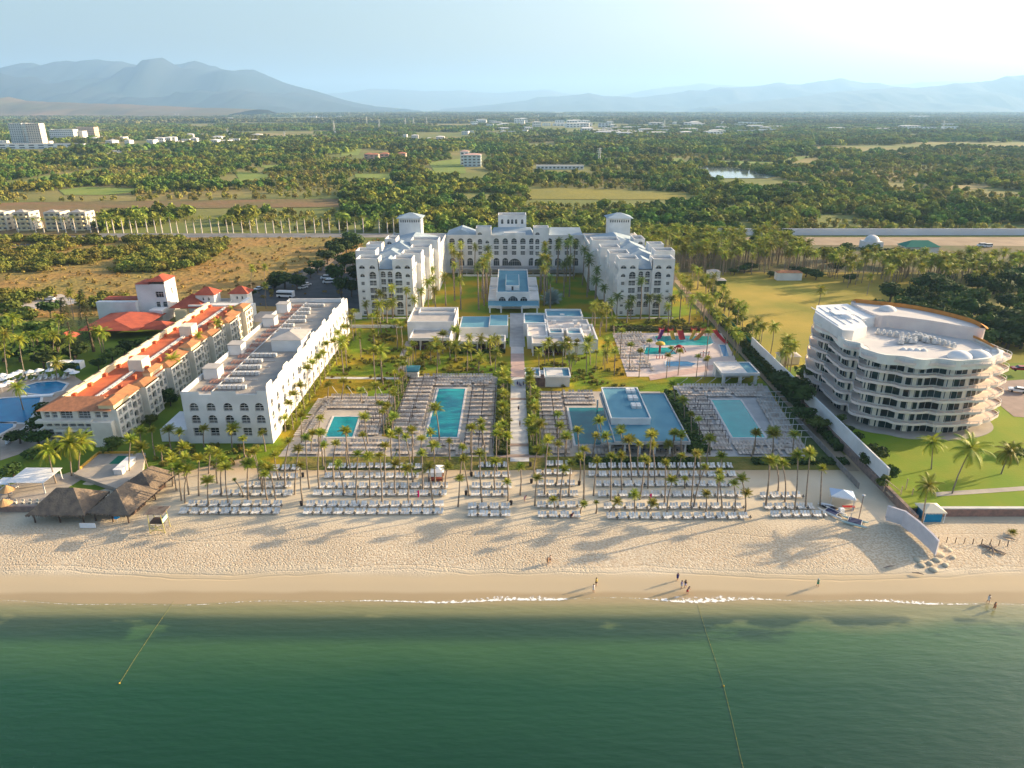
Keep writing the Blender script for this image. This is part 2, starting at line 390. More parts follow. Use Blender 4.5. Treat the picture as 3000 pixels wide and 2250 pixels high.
l.new(mr_(Y,97.7,98.8,.35,.9),b.inputs['Roughness'])
vo=tn(2.3,typ='ShaderNodeTexVoronoi'); ft=mth('MULTIPLY',mth('MULTIPLY',mth('MULTIPLY',mr_(Y,101.8,104.5),mr_(n1,.3,.6,.45,1)),mr_(Y,128,112,.2,1)),mth('ADD',mth('MULTIPLY',mr_(vo.outputs['Distance'],0,.5),.085),mth('MULTIPLY',tn(3.0,3).outputs['Fac'],.14)))
tw=mth('ADD',sx.outputs[1],mth('MULTIPLY',tn(.022,4).outputs['Fac'],14.0)); trk=None
for c_ in (109.6,111.0,121.4):
    g_=mr_(mth('ABSOLUTE',mth('SUBTRACT',tw,c_)),.08,.34,-.05,0); trk=g_ if trk is None else mth('ADD',trk,g_)
bp=n.new('ShaderNodeBump'); bp.inputs['Strength'].default_value=1; bp.inputs['Distance'].default_value=1.0; l.new(mth('ADD',ft,trk),bp.inputs['Height']); l.new(bp.outputs[0],b.inputs['Normal'])
T(bm.build('beach',sm,None,True),kind='structure')
# sea
wm=bpy.data.materials.new('sea_water'); wm.use_nodes=True; n=wm.node_tree.nodes; l=wm.node_tree.links; b=n['Principled BSDF']; b.inputs['Roughness'].default_value=.22; b.inputs['Specular IOR Level'].default_value=.45
g=n.new('ShaderNodeNewGeometry'); sx=n.new('ShaderNodeSeparateXYZ'); l.new(g.outputs['Position'],sx.inputs[0])
mp=n.new('ShaderNodeMapping'); mp.inputs['Scale'].default_value=(.05,.13,1); l.new(g.outputs['Position'],mp.inputs[0])
wv=tn(1.0,4,mp.outputs[0]).outputs['Fac']; Y=mth('ADD',sx.outputs[1],mth('MULTIPLY',mth('SUBTRACT',wv,.5),6.0))
c=mixc(mr_(Y,60,78),(.005,.038,.015),(.011,.058,.022)); c=mixc(mr_(Y,76,88),c,(.045,.108,.038)); c=mixc(mr_(Y,88,93.5),c,(.20,.20,.09)); c=mixc(mr_(sx.outputs[1],94,96.6),c,(.34,.27,.14))
mp2=n.new('ShaderNodeMapping'); mp2.inputs['Scale'].default_value=(.09,.22,1); l.new(g.outputs['Position'],mp2.inputs[0])
dk=mth('MULTIPLY',mr_(mth('ADD',tn(1.0,6,mp2.outputs[0]).outputs['Fac'],mr_(sx.outputs[0],-10,50,.20,.02)),.46,.58),mth('MULTIPLY',mr_(sx.outputs[1],85.0,88.5),mr_(sx.outputs[1],94.0,91.2,0,1)))
c=mixc(mth('MULTIPLY',dk,.85),c,(.02,.05,.028)); 
# darker noise patches in a band just offshore, fewer to the right
l.new(c,b.inputs['Base Color'])
bp=n.new('ShaderNodeBump'); bp.inputs['Strength'].default_value=.7; bp.inputs['Distance'].default_value=.16
mp3=n.new('ShaderNodeMapping'); mp3.inputs['Scale'].default_value=(.25,.9,1); mp3.inputs['Rotation'].default_value=(0,0,.15); l.new(g.outputs['Position'],mp3.inputs[0]); l.new(tn(1.1,6,mp3.outputs[0]).outputs['Fac'],bp.inputs['Height']); l.new(bp.outputs[0],b.inputs['Normal'])
sheet('sea',rect(-60000,60000,-40000,101),-.6,wm)
# surf: broken foam along the water's edge
fm=bpy.data.materials.new('surf_foam'); fm.use_nodes=True; n=fm.node_tree.nodes; l=fm.node_tree.links; b=n['Principled BSDF']; b.inputs['Base Color'].default_value=(.82,.80,.76,1); b.inputs['Roughness'].default_value=.7
g=n.new('ShaderNodeNewGeometry'); t1=tn(1.6,6); uv=n.new('ShaderNodeAttribute'); uv.attribute_name='edge'
l.new(mr_(mth('SUBTRACT',mth('ADD',t1.outputs['Fac'],uv.outputs['Fac']),1.0),-.10,.13),b.inputs['Alpha'])
fb=MB(); E_=[]; N=900
def fw(x):
    px=1500+x*2082/(118.)
    k=.12+.2*nz(x,0,.08)
    if 1180<px<1660: k+=.8*math.exp(-((px-1480)/230)**2)*(1 if px<1650 else .3)
    if 1850<px<2260: k+=1.2*math.exp(-((px-2060)/130)**2)
    if 2420<px<2850: k+=.5*math.exp(-((px-2640)/130)**2)
    if 1050<px<1180: k+=.15
    return max(.10,k)
for i in range(N+1):
    x=-130+260*i/N; s=shore(x); k=fw(x); y0=s-.35-k*.35; 
    for j,(yy,e) in enumerate(((y0-.25*k,.38),(y0,.62),(y0+k*.5,.5),(y0+k*1.25,.34))):
        fb.v.append((x,yy,max(-.6,bz(x,yy))+.03)); E_.append(e-(.10 if k<.2 else 0))
    if i<N:
        for j in range(3): a=i*4+j; fb.f.append((a,a+4,a+5,a+1))
fo=fb.build('surf_foam',fm); T(fo,'broken white foam of the small waves along the shoreline','foam',None,'stuff')
at_=fo.data.attributes.new('edge','FLOAT','POINT'); at_.data.foreach_set('value',E_)
# ---- grounds laid over the land
def px(*p): return [at(*q)[:2] for q in p]
sheet('lawn',[(-60,141.5),(69,141.5),(74,145),(75,340),(-63,340),(-60,262)],.01,lawn)
sheet('garden_lawn',[(-260,124),(-95,124),(-84,134),(-62,146),(-62,154),(-79,154.5),(-92,252),(-260,252)],.03,lawnd)
sheet('dry_field',[(-700,240),(-62,270),(-62,345),(-98,446),(-700,446)],.02,dryg)
sheet('meadow',[(76,205),(178,205),(190,345),(76,345)],.02,lawny)
sheet('grove_ground',[(60,345),(420,345),(420,420),(60,420)],.02,M('grove_floor',(.16,.12,.06),(.10,.11,.04),.06,.95,bump=.2,bs=.6))
sheet('bare_ground',[(150,421),(900,400),(900,449),(140,447)],.05,dirt)
sheet('road',[(-900,446.5),(-60,446.5),(-60,462),(-900,462)],.06,road_m)
sheet('side_road',[(-900,415),(-260,415),(-258,424),(-900,424)],.05,asphalt)
sheet('parking_asphalt',px((700,895),(745,850),(840,808),(960,760),(1060,745),(1060,905)),.06,asphalt)
sheet('service_path',[(74.2,140),(77,140),(78.5,345),(75.6,345)],.04,dirt)
sheet('field_path',px((950,760),(1040,700),(1055,700),(965,775),(880,815),(872,808)),.08,dirt)
sheet('boundary_strip',[(68.5,141),(75.5,141),(76,330),(73.5,330),(74.2,192)],.03,M('dark_hedge_floor',(.05,.09,.02),(.08,.10,.03),.3,.95,bump=.3,bs=1))  # dark green ground strip along the service path
# decks
dz=.05
sheet('left_pool_deck',[(-54,147),(-27.2,147),(-27.2,156),(-32,158),(-32.5,184),(-52,184)],dz,deckm)
sheet('long_pool_deck',[(-27,147),(-4.2,147),(-4.2,200),(-30.5,200),(-30.5,159),(-27,157.5)],dz,deckm)
sheet('bar_pool_deck',[(7.2,147),(42,147),(42,187.5),(7.2,187.5)],dz,deckm)
sheet('right_pool_deck',[(43.2,147),(67.8,147),(74,192),(46.5,192)],dz,M('grey_deck_paving',(.43,.42,.41),(.34,.34,.34),.3))
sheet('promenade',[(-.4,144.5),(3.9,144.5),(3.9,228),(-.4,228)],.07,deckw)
sheet('promenade_pink_paving',[(-.4,199),(3.9,199),(3.9,221),(-.4,221)],.09,M('pink_paving',(.55,.38,.32),(.45,.32,.28),.6))
for y in (146.5,152.2,181): sheet('promenade_cross_path',rect(-4,7.5,y,y+1.6),.085,M('brown_paving',(.36,.27,.22),(.3,.23,.19),.6))
sheet('promenade',rect(-.8,4.4,228,270.5),.07,M('mid_grey_paving',(.42,.42,.41),(.34,.34,.34),.4))  # plain grey paving of the upper promenade
sheet('garden_path',px((1165,1085),(1190,1085),(1195,1040),(1205,1000),(1190,1000),(1172,1040)),.06,deckm)
sheet('garden_path',px((940,1110),(1170,1112),(1170,1106),(940,1104)),.06,deckw)
sheet('hotel_walkway',rect(-60,62,263,264.2),.06,deckw)
sheet('play_deck',[(34.5,199.5),(70,199.5),(75,244),(36,244)],.06,M('play_paving',(.60,.50,.45),(.55,.46,.42),.4))
sheet('play_path',px((1905,1115),(2120,1080),(2150,1068),(2130,1062),(1900,1100)),.07,M('pink_paving',(.5,.4,.3)))
sheet('dune_grass_strip',[(-52,140.5),(74,140.5),(74,146.6),(-52,146.6)],.035,M('dune_grass',(.20,.16,.04),(.10,.12,.02),.3,.95,bump=.25,bs=1.5))
# pool at the left resort
sheet('left_resort_deck',px((0,1120),(215,1100),(260,1130),(215,1170),(150,1300),(0,1350)),.06,M('tan_paving',(.42,.35,.28),(.34,.28,.23),.4))
# ---- raised garden on the right
gr=M('garden_grass',(.15,.24,.015),(.21,.25,.02),.12,.95,bump=.06,bs=2)
sheet('raised_garden',[(78.5,121.5),(230,121.5),(230,190),(78.5,190)],1.7,gr)
sheet('raised_path',[(86,126.0),(110,129),(160,131.5),(160,133),(110,130.6),(86,127.6)],1.74,deckm)
sheet('parking_brick',[(128,166),(170,158),(200,185),(170,196),(132,190)],1.75,M('brick_paving',(.33,.25,.21),(.26,.20,.17),.4))
sheet('raised_edge',[(78.5,190),(230,190),(230,214),(78.5,206)],.6,lawnd)
# ---- mountains and hills
def ridge(name,prof,Yd,depth,c1,c2,rough=.12,seed=0,base=0):
    P=sorted((xat(p[0],Yd,zat(p[1],Yd)),zat(p[1],Yd)) for p in prof)
    def h(x): return h0(x)*(1+.055*noise.fractal(Vector((x/depth*5,seed*3.1,0)),.8,2.2,4))
    def h0(x):
        if x<=P[0][0]: return P[0][1]
        for a,b_ in zip(P,P[1:]):
            if x<=b_[0]: t=(x-a[0])/(b_[0]-a[0]+1e-9); return a[1]*(1-t)+b_[1]*t
        return P[-1][1]
    nx,ny=260,22; x0,x1=P[0][0],P[-1][0]; mb=MB()
    for j in range(ny+1):
        t=-1+2*j/ny
        for i in range(nx+1):
            x=x0+(x1-x0)*i/nx; y=Yd+t*depth; k=(1-abs(t))**1.25
            f=noise.fractal(Vector((x/depth*3.2,y/depth*3.2,seed)),.9,2.1,5)
            z=h(x)*(k+rough*3*f*abs(t)*(1-abs(t))*4*.5)+h(x)*.035*f
            mb.v.append((x*(y/Yd)**.0,y,max(base-2,z-1)))
    mb.f=[(j*(nx+1)+i,j*(nx+1)+i+1,(j+1)*(nx+1)+i+1,(j+1)*(nx+1)+i) for j in range(ny) for i in range(nx)]
    T(mb.build(name,M(name+'_slopes',c1,c2,.0009,.95,detail=8),None,True),kind='structure')
ridge('mountains_left',[(-400,215),(-150,212),(0,206.5),(59,188),(95,186),(131,194),(194,182),(253,184),(280,176),(357,173.5),(389,186),(470,205),(502,190),(542,187),(570,178),(610,193),(678,208),(741,203),(769,213),(836,240),(904,261),(1000,290),(1080,309),(1180,318)],15500,5200,(.02,.04,.045),(.045,.05,.05),.30,1)
ridge('hills_left',[(-500,280),(0,285),(27,284),(68,295),(158,299),(271,304),(407,306),(542,313),(680,318),(760,320)],7600,1500,(.22,.14,.09),(.12,.11,.06),.2,2)
ridge('mountains_far',[(800,300),(930,275),(1000,272),(1077,263),(1167,261),(1253,268),(1362,265),(1429,272),(1520,267),(1610,262),(1664,274),(1740,280),(1809,281),(1904,261),(2000,252),(2045,245),(2120,250),(2300,250),(2600,250),(2700,240),(3100,235)],31000,5000,(.08,.09,.06),(.13,.10,.07),.1,3)
ridge('mountains_center',[(1300,318),(1380,313),(1452,304),(1542,295),(1574,283),(1669,279),(1723,270),(1764,279),(1859,286),(2000,270),(2018,265),(2068,267),(2104,256),(2181,255),(2280,243),(2312,247),(2362,246),(2470,228),(2542,240),(2606,249),(2656,258),(2800,270),(3200,280)],22000,4200,(.02,.04,.045),(.045,.05,.05),.26,4)
ridge('mountains_right',[(2050,315),(2226,297),(2362,281),(2452,270),(2542,261),(2619,253),(2678,256),(2769,249),(2827,245),(2904,236),(2949,225),(3000,220),(3300,205)],17500,4000,(.02,.04,.045),(.045,.05,.05),.26,5)
# ---- haze
hz=bpy.data.materials.new('haze'); hz.use_nodes=True; n=hz.node_tree.nodes; n.remove(n['Principled BSDF']); pv=n.new('ShaderNodeVolumePrincipled'); pv.inputs['Color'].default_value=(.38,.64,1,1); pv.inputs['Density'].default_value=6.6e-5; pv.inputs['Anisotropy'].default_value=.2
hz.node_tree.links.new(pv.outputs[0],n['Material Output'].inputs['Volume'])
T(MB().box(-42000,42000,-42000,42000,-8,1450).build('haze',hz),'pale blue haze lying over the plain and the far mountains','haze',None,'stuff')
# ---- far woods
FL=M('forest_leaves',(.10,.165,.028),(.29,.28,.04),.013,.9,rand=.42,detail=6,trans=.15,lo=.42,hi=.66)
FD=M('far_forest',(.09,.13,.035),(.22,.19,.06),.0045,.95,rand=.3,detail=8,lo=.4,hi=.62)
FB=M('scrub_leaves',(.24,.25,.045),(.29,.24,.06),.03,.95,rand=.3,trans=.15)
def tree_mesh(seed,r,h,n,lf,mat):
    return crown_mesh('tree_crown',seed,n,r,h,lf,mat,7,h*.75)
near=[tree_mesh(100+i,rnd.uniform(4.0,6.3),rnd.uniform(3.3,4.8),190,1.0,FL) for i in range(7)]+[tree_mesh(120+i,3.0,3.0,90,.8,FB) for i in range(3)]
def patch_mesh(seed,size,k,nf,r,lf,mat):
    q=random.Random(seed); mb=MB()
    for i in range(k):
        cx,cy=q.uniform(-size/2,size/2),q.uniform(-size/2,size/2); rr=r*q.uniform(.6,1.3); hh=r*q.uniform(.8,1.5)
        for j in range(nf):
            d=Vector((q.gauss(0,1),q.gauss(0,1),abs(q.gauss(.3,1)))).normalized(); c=Vector((cx+d.x*rr,cy+d.y*rr,hh*.55+d.z*hh)); nn=(d+Vector((q.gauss(0,.4),q.gauss(0,.4),.2))).normalized(); a=nn.orthogonal().normalized(); b_=nn.cross(a); s=lf*q.uniform(.6,1.3)
            mb.add([c+a*s,c+b_*s,c-a*s,c-b_*s],[(0,1,2,3)])
    return mesh_only(mb,'wood_patch',mat)
mid=[patch_mesh(200+i,42,15,34,4.6,1.9,FL) for i in range(5)]
far=[patch_mesh(220+i,160,90,12,8,5.5,FD) for i in range(4)]
CLEAR=[ # openings in the woods, as seen on the ground plane
 [(172,557),(253,548),(475,555),(316,572),(190,572)],[(113,516),(180,512),(320,488),(308,504),(158,530),(113,540)],[(687,503),(791,512),(768,534),(705,534)],[(746,487),(836,482),(814,498)],
 [(0,595),(113,593),(1000,583),(1000,607),(480,612),(113,607),(0,640)],[(-50,600),(300,600),(290,690),(-50,700)],
 [(1255,476),(1360,464),(1365,508),(1280,514)],[(1538,557),(1640,551),(2010,564),(2010,586),(1545,584)],[(1040,510),(1155,510),(1155,526),(1040,520)],[(995,440),(1060,435),(1050,455),(1000,457)],
 [(2030,490),(2150,493),(2270,518),(2060,520)],[(2030,470),(2160,480),(2310,478),(2390,456),(2330,460),(2280,476),(2100,470)],[(1935,466),(2000,462),(2000,474),(1935,474)],[(1680,414),(1735,412),(1735,422),(1680,424)],
 [(1330,440),(1425,440),(1425,520),(1360,520),(1330,500)],[(1560,482),(1720,482),(1720,500),(1560,500)],[(1060,440),(1150,440),(1150,462),(1060,462)],
 [(-50,415),(190,415),(190,450),(-50,450)],[(300,452),(310,446),(380,432),(475,428),(475,436),(385,440),(315,456)],
 [(660,388),(980,396),(980,408),(760,404)],[(380,330),(500,334),(490,342),(380,340)],[(560,372),(640,372),(640,378),(560,378)],
 [(2780,545),(2900,540),(2890,552),(2790,560)],[(2140,655),(2210,655),(2200,680),(2140,680)]]
Wc=[[at(*q)[:2] for q in P] for P in CLEAR]
LAG=[(2020,488),(2080,488),(2160,494),(2280,516),(2250,523),(2080,523),(2030,505)]
FAIR=M('far_field',(.33,.26,.10),(.24,.20,.08),.01,.95)
for i,P in enumerate(Wc):
    if i in (4,5): sheet('brown_field',P,.3+.1*(i-4),M('brown_scrubland',(.22,.13,.06),(.16,.13,.05),.02,.95,bump=.5,bs=.15))
    elif i==7: sheet('reed_field',P,.3,M('reed_grass',(.24,.21,.035),(.20,.19,.04),.02,.95,bump=.5,bs=.3))
    elif i in (0,1,2,3,6,8,9,11,12,13): sheet('fairway',P,.3,golf)
    elif i in (18,): sheet('far_road',P,.4,M('far_road',(.5,.46,.38)))
    elif i in (19,20,21,22): sheet('far_field',P,.4,FAIR)
sheet('lagoon',[at(*q)[:2] for q in LAG],.5,M('lagoon_water',(.16,.20,.20),(.2,.24,.24),.02,.08,spec=.8))
TOWN=[[(1370,372),(1700,360),(2000,370),(2300,375),(2300,400),(1700,405),(1380,392)],[(2440,372),(2570,372),(2570,384),(2440,384)],[(240,400),(760,408),(760,424),(240,424)],[(0,400),(180,400),(180,430),(0,430)],[(1990,380),(2250,380),(2250,400),(1990,400)]]
Wt=[[at(*q)[:2] for q in P] for P in TOWN]
q=random.Random(5); pts=[]
y=448.
while y<1300:
    sp=8.2+(y-448)*.004; hw=.74*y+40; x=-hw
    while x<hw:
        X=x+q.uniform(-.45,.45)*sp; Yy=y+q.uniform(-.45,.45)*sp; x+=sp
        if X<-60 and Yy<468: continue
        if X>128 and Yy<462: continue
        if -62<X<66 and Yy<372: continue
        if any(inpoly(X,Yy*f_,P) for P in Wc for f_ in (1,1.035,1.07)) or any(inpoly(X,Yy*f_,Wc[10]) for f_ in (1.1,1.14,1.18)): continue
        pX,pY=pr(X,Yy)
        d=nz(X,Yy,.006,1); sparse=(pX<1000 and 560<pY<690)
        if sparse and d<.16:
            if q.random()<.4: pts.append((X,Yy,0,q.uniform(0,6.28),q.uniform(.6,1.3),7+q.randrange(3)))
            continue
        if d<-.2 and q.random()<.85: 
            pts.append((X,Yy,0,q.uniform(0,6.28),q.uniform(.5,1.2),7+q.randrange(3))); continue
        if nz(X,Yy,.016,8)<-.28: continue
        pts.append((X,Yy,0,q.uniform(0,6.28),q.uniform(.5,1.5)*(1+.3*max(0,d)),q.randrange(7)))
    y+=sp*.9
scatter('woods',pts,near,'dense green trees and scrub covering the plain behind the hotel','woods')
print('near trees',len(pts)); pts=[]
y=1310.
while y<3600:
    sp=40; hw=.76*y+60; x=-hw
    while x<hw:
        X=x+q.uniform(-.2,.2)*sp; Yy=y+q.uniform(-.2,.2)*sp; x+=sp
        if any(inpoly(X,Yy,P) for P in Wc) or any(inpoly(X,Yy,P) for P in Wt) and q.random()<.6: continue
        if nz(X,Yy,.0022,4)<-.2 or nz(X,Yy,.007,5)<-.33: continue
        pts.append((X,Yy,0,q.randrange(4)*PI/2,q.uniform(.75,1.4),q.randrange(5)))
    y+=sp
scatter('middle_woods',pts,mid,'hazy green tree cover of the middle plain','woods')
print('mid',len(pts)); pts=[]
y=3680.
while y<13000:
    sp=150 if y<7000 else 210; hw=.78*y+100; x=-hw
    while x<hw:
        X=x+q.uniform(-.2,.2)*sp; Yy=y+q.uniform(-.2,.2)*sp; x+=sp
        if any(inpoly(X,Yy,P) for P in Wc) or nz(X,Yy,.0009,6)<-.12 or nz(X,Yy,.0025,7)<-.25: continue
        pts.append((X,Yy,0,q.randrange(4)*PI/2,sp/150*q.uniform(.9,1.15),q.randrange(4)))
    y+=sp
scatter('distant_woods',pts,far,'faint blue green tree cover near the horizon','woods')
print('far',len(pts))
# scrub in the dry field on the left and grass tussocks
sc=[]; SCR=[[(0,700),(330,705),(560,700),(680,705),(660,740),(560,790),(420,800),(0,800)],[(0,870),(200,860),(400,880),(300,905),(0,905)]]
Ws=[[at(*k)[:2] for k in P] for P in SCR]
shr=[tree_mesh(300+i,3.6,2.3,150,.65,M('bush_leaves',(.14,.17,.03),(.24,.21,.04),.06,.9,rand=.35,trans=.2)) for i in range(4)]+[crown_mesh('tussock',320+i,36,1.3,.8,.35,M('tussock_grass',(.34,.22,.06),(.20,.17,.04),.05,.95,rand=.3),4,.5) for i in range(3)]
x=-560
while x<-60:
    yy=262.
    while yy<444:
        X=x+q.uniform(-2,2); Yy=yy+q.uniform(-2,2); yy+=4.4
        if any(inpoly(X,Yy,P) for P in Ws):
            if nz(X,Yy,.035,2)>-.12: sc.append((X,Yy,0,q.uniform(0,6.28),q.uniform(.6,1.3),q.randrange(4)))
        if q.random()<.35 and not (X>-100 and Yy<300): sc.append((X,Yy,0,q.uniform(0,6.28),q.uniform(.5,1.3),4+q.randrange(3)))
    x+=4.4
scatter('scrub',sc,shr,'green scrub and dry tussocks on the brown field left of the hotel','scrub')
# ================================================================ BUILDINGS
def opsgrid(us,rows):
    """rows: (v,w,h,arch[,rail])"""
    return [(u,)+tuple(r) for u in us for r in rows]
# ---------------- main hotel
HB=Bld('hotel',(1.3,330,0),'large white U shaped hotel with two front wings and three roof towers','hotel')
MX=1.3
rf=MB(); rb=MB(); coping=MB()
BIG=[(.35,2.6,2.0,0),(2.9,2.5,2.6,1),(6.0,2.6,2.1,0),(8.9,2.6,2.0,0),(11.8,2.6,2.0,0),(14.4,2.5,2.8,1)]
SML=[(.5,1.2,1.2,0),(3.5,1.2,1.1,0),(6.3,1.2,1.1,0),(9.1,1.2,1.1,0),(12.0,1.3,1.3,0),(15.1,1.7,1.3,2,False)]
def wing(m):
    fx=(lambda x:2*MX-x) if m else (lambda x:x)
    def fac(a,b,z0,z1,ops=(),**k):
        A=(fx(a[0]),a[1]); B=(fx(b[0]),b[1]); L=math.dist(a,b)
        if m: A,B=B,A; ops=[(L-o[0],)+tuple(o[1:]) for o in ops]
        HB.facade(A,B,z0,z1,ops,**k)
    def bx(mb,x0,x1,y0,y1,z0,z1): a,b=sorted((fx(x0),fx(x1))); mb.box(a,b,y0,y1,z0,z1)
    fan=[(18.3,2.2,1.3,2,False)]
    fac((-59,267),(-50.7,267),0,22,opsgrid([6.0],BIG)+opsgrid([2.1],SML)+opsgrid([2.1,6.0],fan))
    fac((-45.3,267),(-37.8,267),0,22,opsgrid([2.1],BIG)+opsgrid([5.6],SML)+opsgrid([2.1,5.6],fan))
    fac((-50.7,268.6),(-45.3,268.6),0,17.6,opsgrid([1.4,4.0],[(2.9,1.8,2.4,1),(6.1,1.8,2.0,0),(8.9,1.8,2.0,0),(11.8,1.8,2.2,0),(14.6,1.8,2.4,1)]))
    fac((-50.7,267),(-50.7,268.6),0,22); fac((-45.3,268.6),(-45.3,267),0,22)
    def side(a,b,z=18,n=None):
        L=math.dist(a,b); n=int(L/4.6) if n is None else n
        fac(a,b,0,z,opsgrid([L*(i+.5)/n for i in range(n)],[(.6,2,2.2,1),(3.4,2,1.8,0),(6.1,2,1.8,0),(8.9,2,1.8,0),(11.8,2,1.8,0),(14.5,2,2.4,1)]) if n else ())
    for a,b,n in (((-37.8,267),(-37.8,279),None),((-37.8,279),(-36,279),0),((-36,279),(-36,292),None),((-36,292),(-34,292),0),((-34,292),(-34,308),None),((-34,308),(-32,308),0),((-32,308),(-32,344),None),
                  ((-57,350),(-57,318),None),((-57,318),(-61.5,318),0),((-61.5,318),(-61.5,300),None),((-61.5,300),(-62.5,300),0),((-62.5,300),(-62.5,283),None),((-62.5,283),(-59,283),0),((-59,283),(-59,267),None)): side(a,b,18,n)
    fac((-32,352),(-57,352),0,18)
    fl=[(-59,267),(-50.7,267),(-50.7,268.6),(-45.3,268.6),(-45.3,267),(-37.8,267),(-37.8,279),(-36,279),(-36,292),(-34,292),(-34,308),(-32,308),(-32,352),(-57,352),(-57,318),(-61.5,318),(-61.5,300),(-62.5,300),(-62.5,283),(-59,283)]
    rf.poly([(fx(x),y) for x,y in fl],17.5)
    # raised corner blocks with parapets and dark flat tops
    for x0,x1,y0,y1,zt,front in ((-59,-50.7,267,275,22,0),(-45.3,-37.8,267,275,22,0),(-62.5,-54.5,283.5,291,22,1),(-44,-36.01,281,289,21.5,1),(-61.5,-55,300.5,307,21.6,1),(-42,-34.01,293.5,301,21.6,1),(-44,-32.01,309,318,21.8,1),(-57,-52,320,330,20.5,1)):
        if front:
            fac((x0,y0),(x1,y0),17.5,zt,[( (x1-x0)*.4,18.2,2.1,1.25,2,False)],depth=.4)
        fac((x1,y0),(x1,y1),17.5,zt); fac((x1,y1),(x0,y1),17.5,zt); fac((x0,y1),(x0,y0),17.5,zt)
        a,b=sorted((fx(x0),fx(x1))); rf.box(a+.3,b-.3,y0+.3,y1-.3,zt-1.2,zt-.85)
        HB.w.rectring(a+.02,b-.02,y0+.02,y1-.02,zt-.9,zt+.12,.32)
    # sloped roofs between the blocks
    for x0,x1,y0,y1,z1 in ((-54,-42,268.8,285,21),(-57,-42,285,301,21.3),(-55.5,-41,301,318,21.5),(-54,-36,318,344,21)):
        a,b=sorted((fx(x0),fx(x1))); rb.hip(a,b,y0,y1,17.9,z1,.3,rx=(b-a)*.42)
    # parapet on the long sides
    for (xa,ya),(xb,yb) in (((-37.8,275),(-37.8,279)),((-36,289),(-36,292)),((-34,301),(-34,308)),((-32,318),(-32,344)),((-57,350),(-57,330))):
        a,b=sorted((fx(xa)-.15,fx(xa)+.15)); HB.w.box(a,b,ya if ya<yb else yb,max(ya,yb),17.6,18.7)
    # tower
    a,b=sorted((fx(-54),fx(-43.5)))
    HB.facade((a,344),(b,344),18,26.3,[(1+i*1.06,24.3,.6,1.2,0) for i in range(9)],depth=.4)
    HB.facade((b,344),(b,353),18,26.3,[(1+i*1.0,24.3,.6,1.2,0) for i in range(8)],depth=.4); HB.facade((b,353),(a,353),18,26.3); HB.facade((a,353),(a,344),18,26.3)
    rb.hip(a,b,344,353,26.3,28.4,1.1)
wing(False); wing(True)
# centre block
cw=[-30.5+4.27*i for i in range(16)]; L=66.6; x0=-32
mo=[]
for i,x in enumerate(cw[:16]):
    u=x+2-x0-.4
    if u>L-1.2: continue
    cen=abs(x-1.3)<3.0
    mo+=[(u,13.9,2.6,2.9,1),(u,11.4,2.1,1.9,0),(u,8.7,2.1,1.9,0)]
    if abs(u-L/2)>4: mo.append((u,3.4,2.8,3.9,1,False))
mo.append((L/2,3.4,6.6,3.6,2,False))
HB.facade((-32,344),(34.6,344),0,18,mo,depth=.8)
rf.poly(rect(-32,34.6,344,362),17.5); HB.facade((34.6,362),(-32,362),0,18)
HB.w.box(-32,34.6,343.7,343.98,13.3,13.55); HB.w.box(-32,34.6,343.75,343.98,17.7,18.5)
for a,b in ((-17.3,-10),(10.3,17.6)):
    HB.facade((a,343.4),(b,343.4),0,21.8,[(1.9,18.3,2.1,1.4,2,False),(1.9,14,2.0,2.6,1),(5.4,14.4,1.7,1.4,2,False),(1.9,11.5,1.7,1.7,0),(5.4,11.5,1.4,1.4,0),(1.9,8.8,1.7,1.7,0),(5.4,8.8,1.4,1.4,0),(1.9,3.4,2.5,3.6,1,False)])
    HB.facade((b,343.4),(b,351),17.5,21.8); HB.facade((a,351),(a,343.4),17.5,21.8); HB.facade((b,351),(a,351),17.5,21.8)
    HB.w.box(b-.02,b,343.4,344,0,18); HB.w.box(a,a+.02,343.4,344,0,18); rf.box(a+.3,b-.3,343.8,350.6,20.6,20.9); HB.w.rectring(a+.02,b-.02,343.42,350.9,20.8,21.95,.3)
for a,b in ((-31.5,-17.6),(-9.7,10),(17.9,34)): rb.hip(a,b,345,361,18.0,20.7,.2,rx=1.0)
HB.w.box(-4,6.5,343.9,346,18,19.6)
HB.facade((-6.8,353),(7,353),18,26.3,[(2,22.3,1.1,2.2,1,False),(5,22.3,1.1,2.2,1,False),(6.9,22.3,1.1,2.2,1,False),(8.8,22.3,1.1,2.2,1,False),(11.8,22.3,1.1,2.2,1,False)],depth=.4)
HB.facade((7,353),(7,362),18,26.3); HB.facade((-6.8,362),(-6.8,353),18,26.3); HB.facade((7,362),(-6.8,362),18,26.3)
rf.box(-6.5,6.7,353.3,361.7,25.4,25.7); HB.w.rectring(-6.78,6.98,353.02,361.98,25.6,26.6,.35)
HB.e=HB.done()
rf.build('flat_roof',M('grey_roof_screed',(.36,.36,.36),(.28,.28,.28),.2),HB.e); rb.build('sloped_roof',M('shade_tinted_roof',(.34,.41,.46),(.28,.35,.40),.3),HB.e)  # sloped roof colour carries the blue tint of shade
tc=MB(); tc.box(-26,30,336.5,343,3.0,3.35); tc.build('terrace_canopy',M('grey_canopy',(.30,.30,.29),(.25,.25,.24),.3),HB.e)
tp=MB()
for i in range(15): tp.box(-25.8+i*3.97,-25.5+i*3.97,336.7,337,0,3)
tp.box(-26,30,336.4,336.5,.0,.9); tp.build('terrace_columns',white,HB.e)
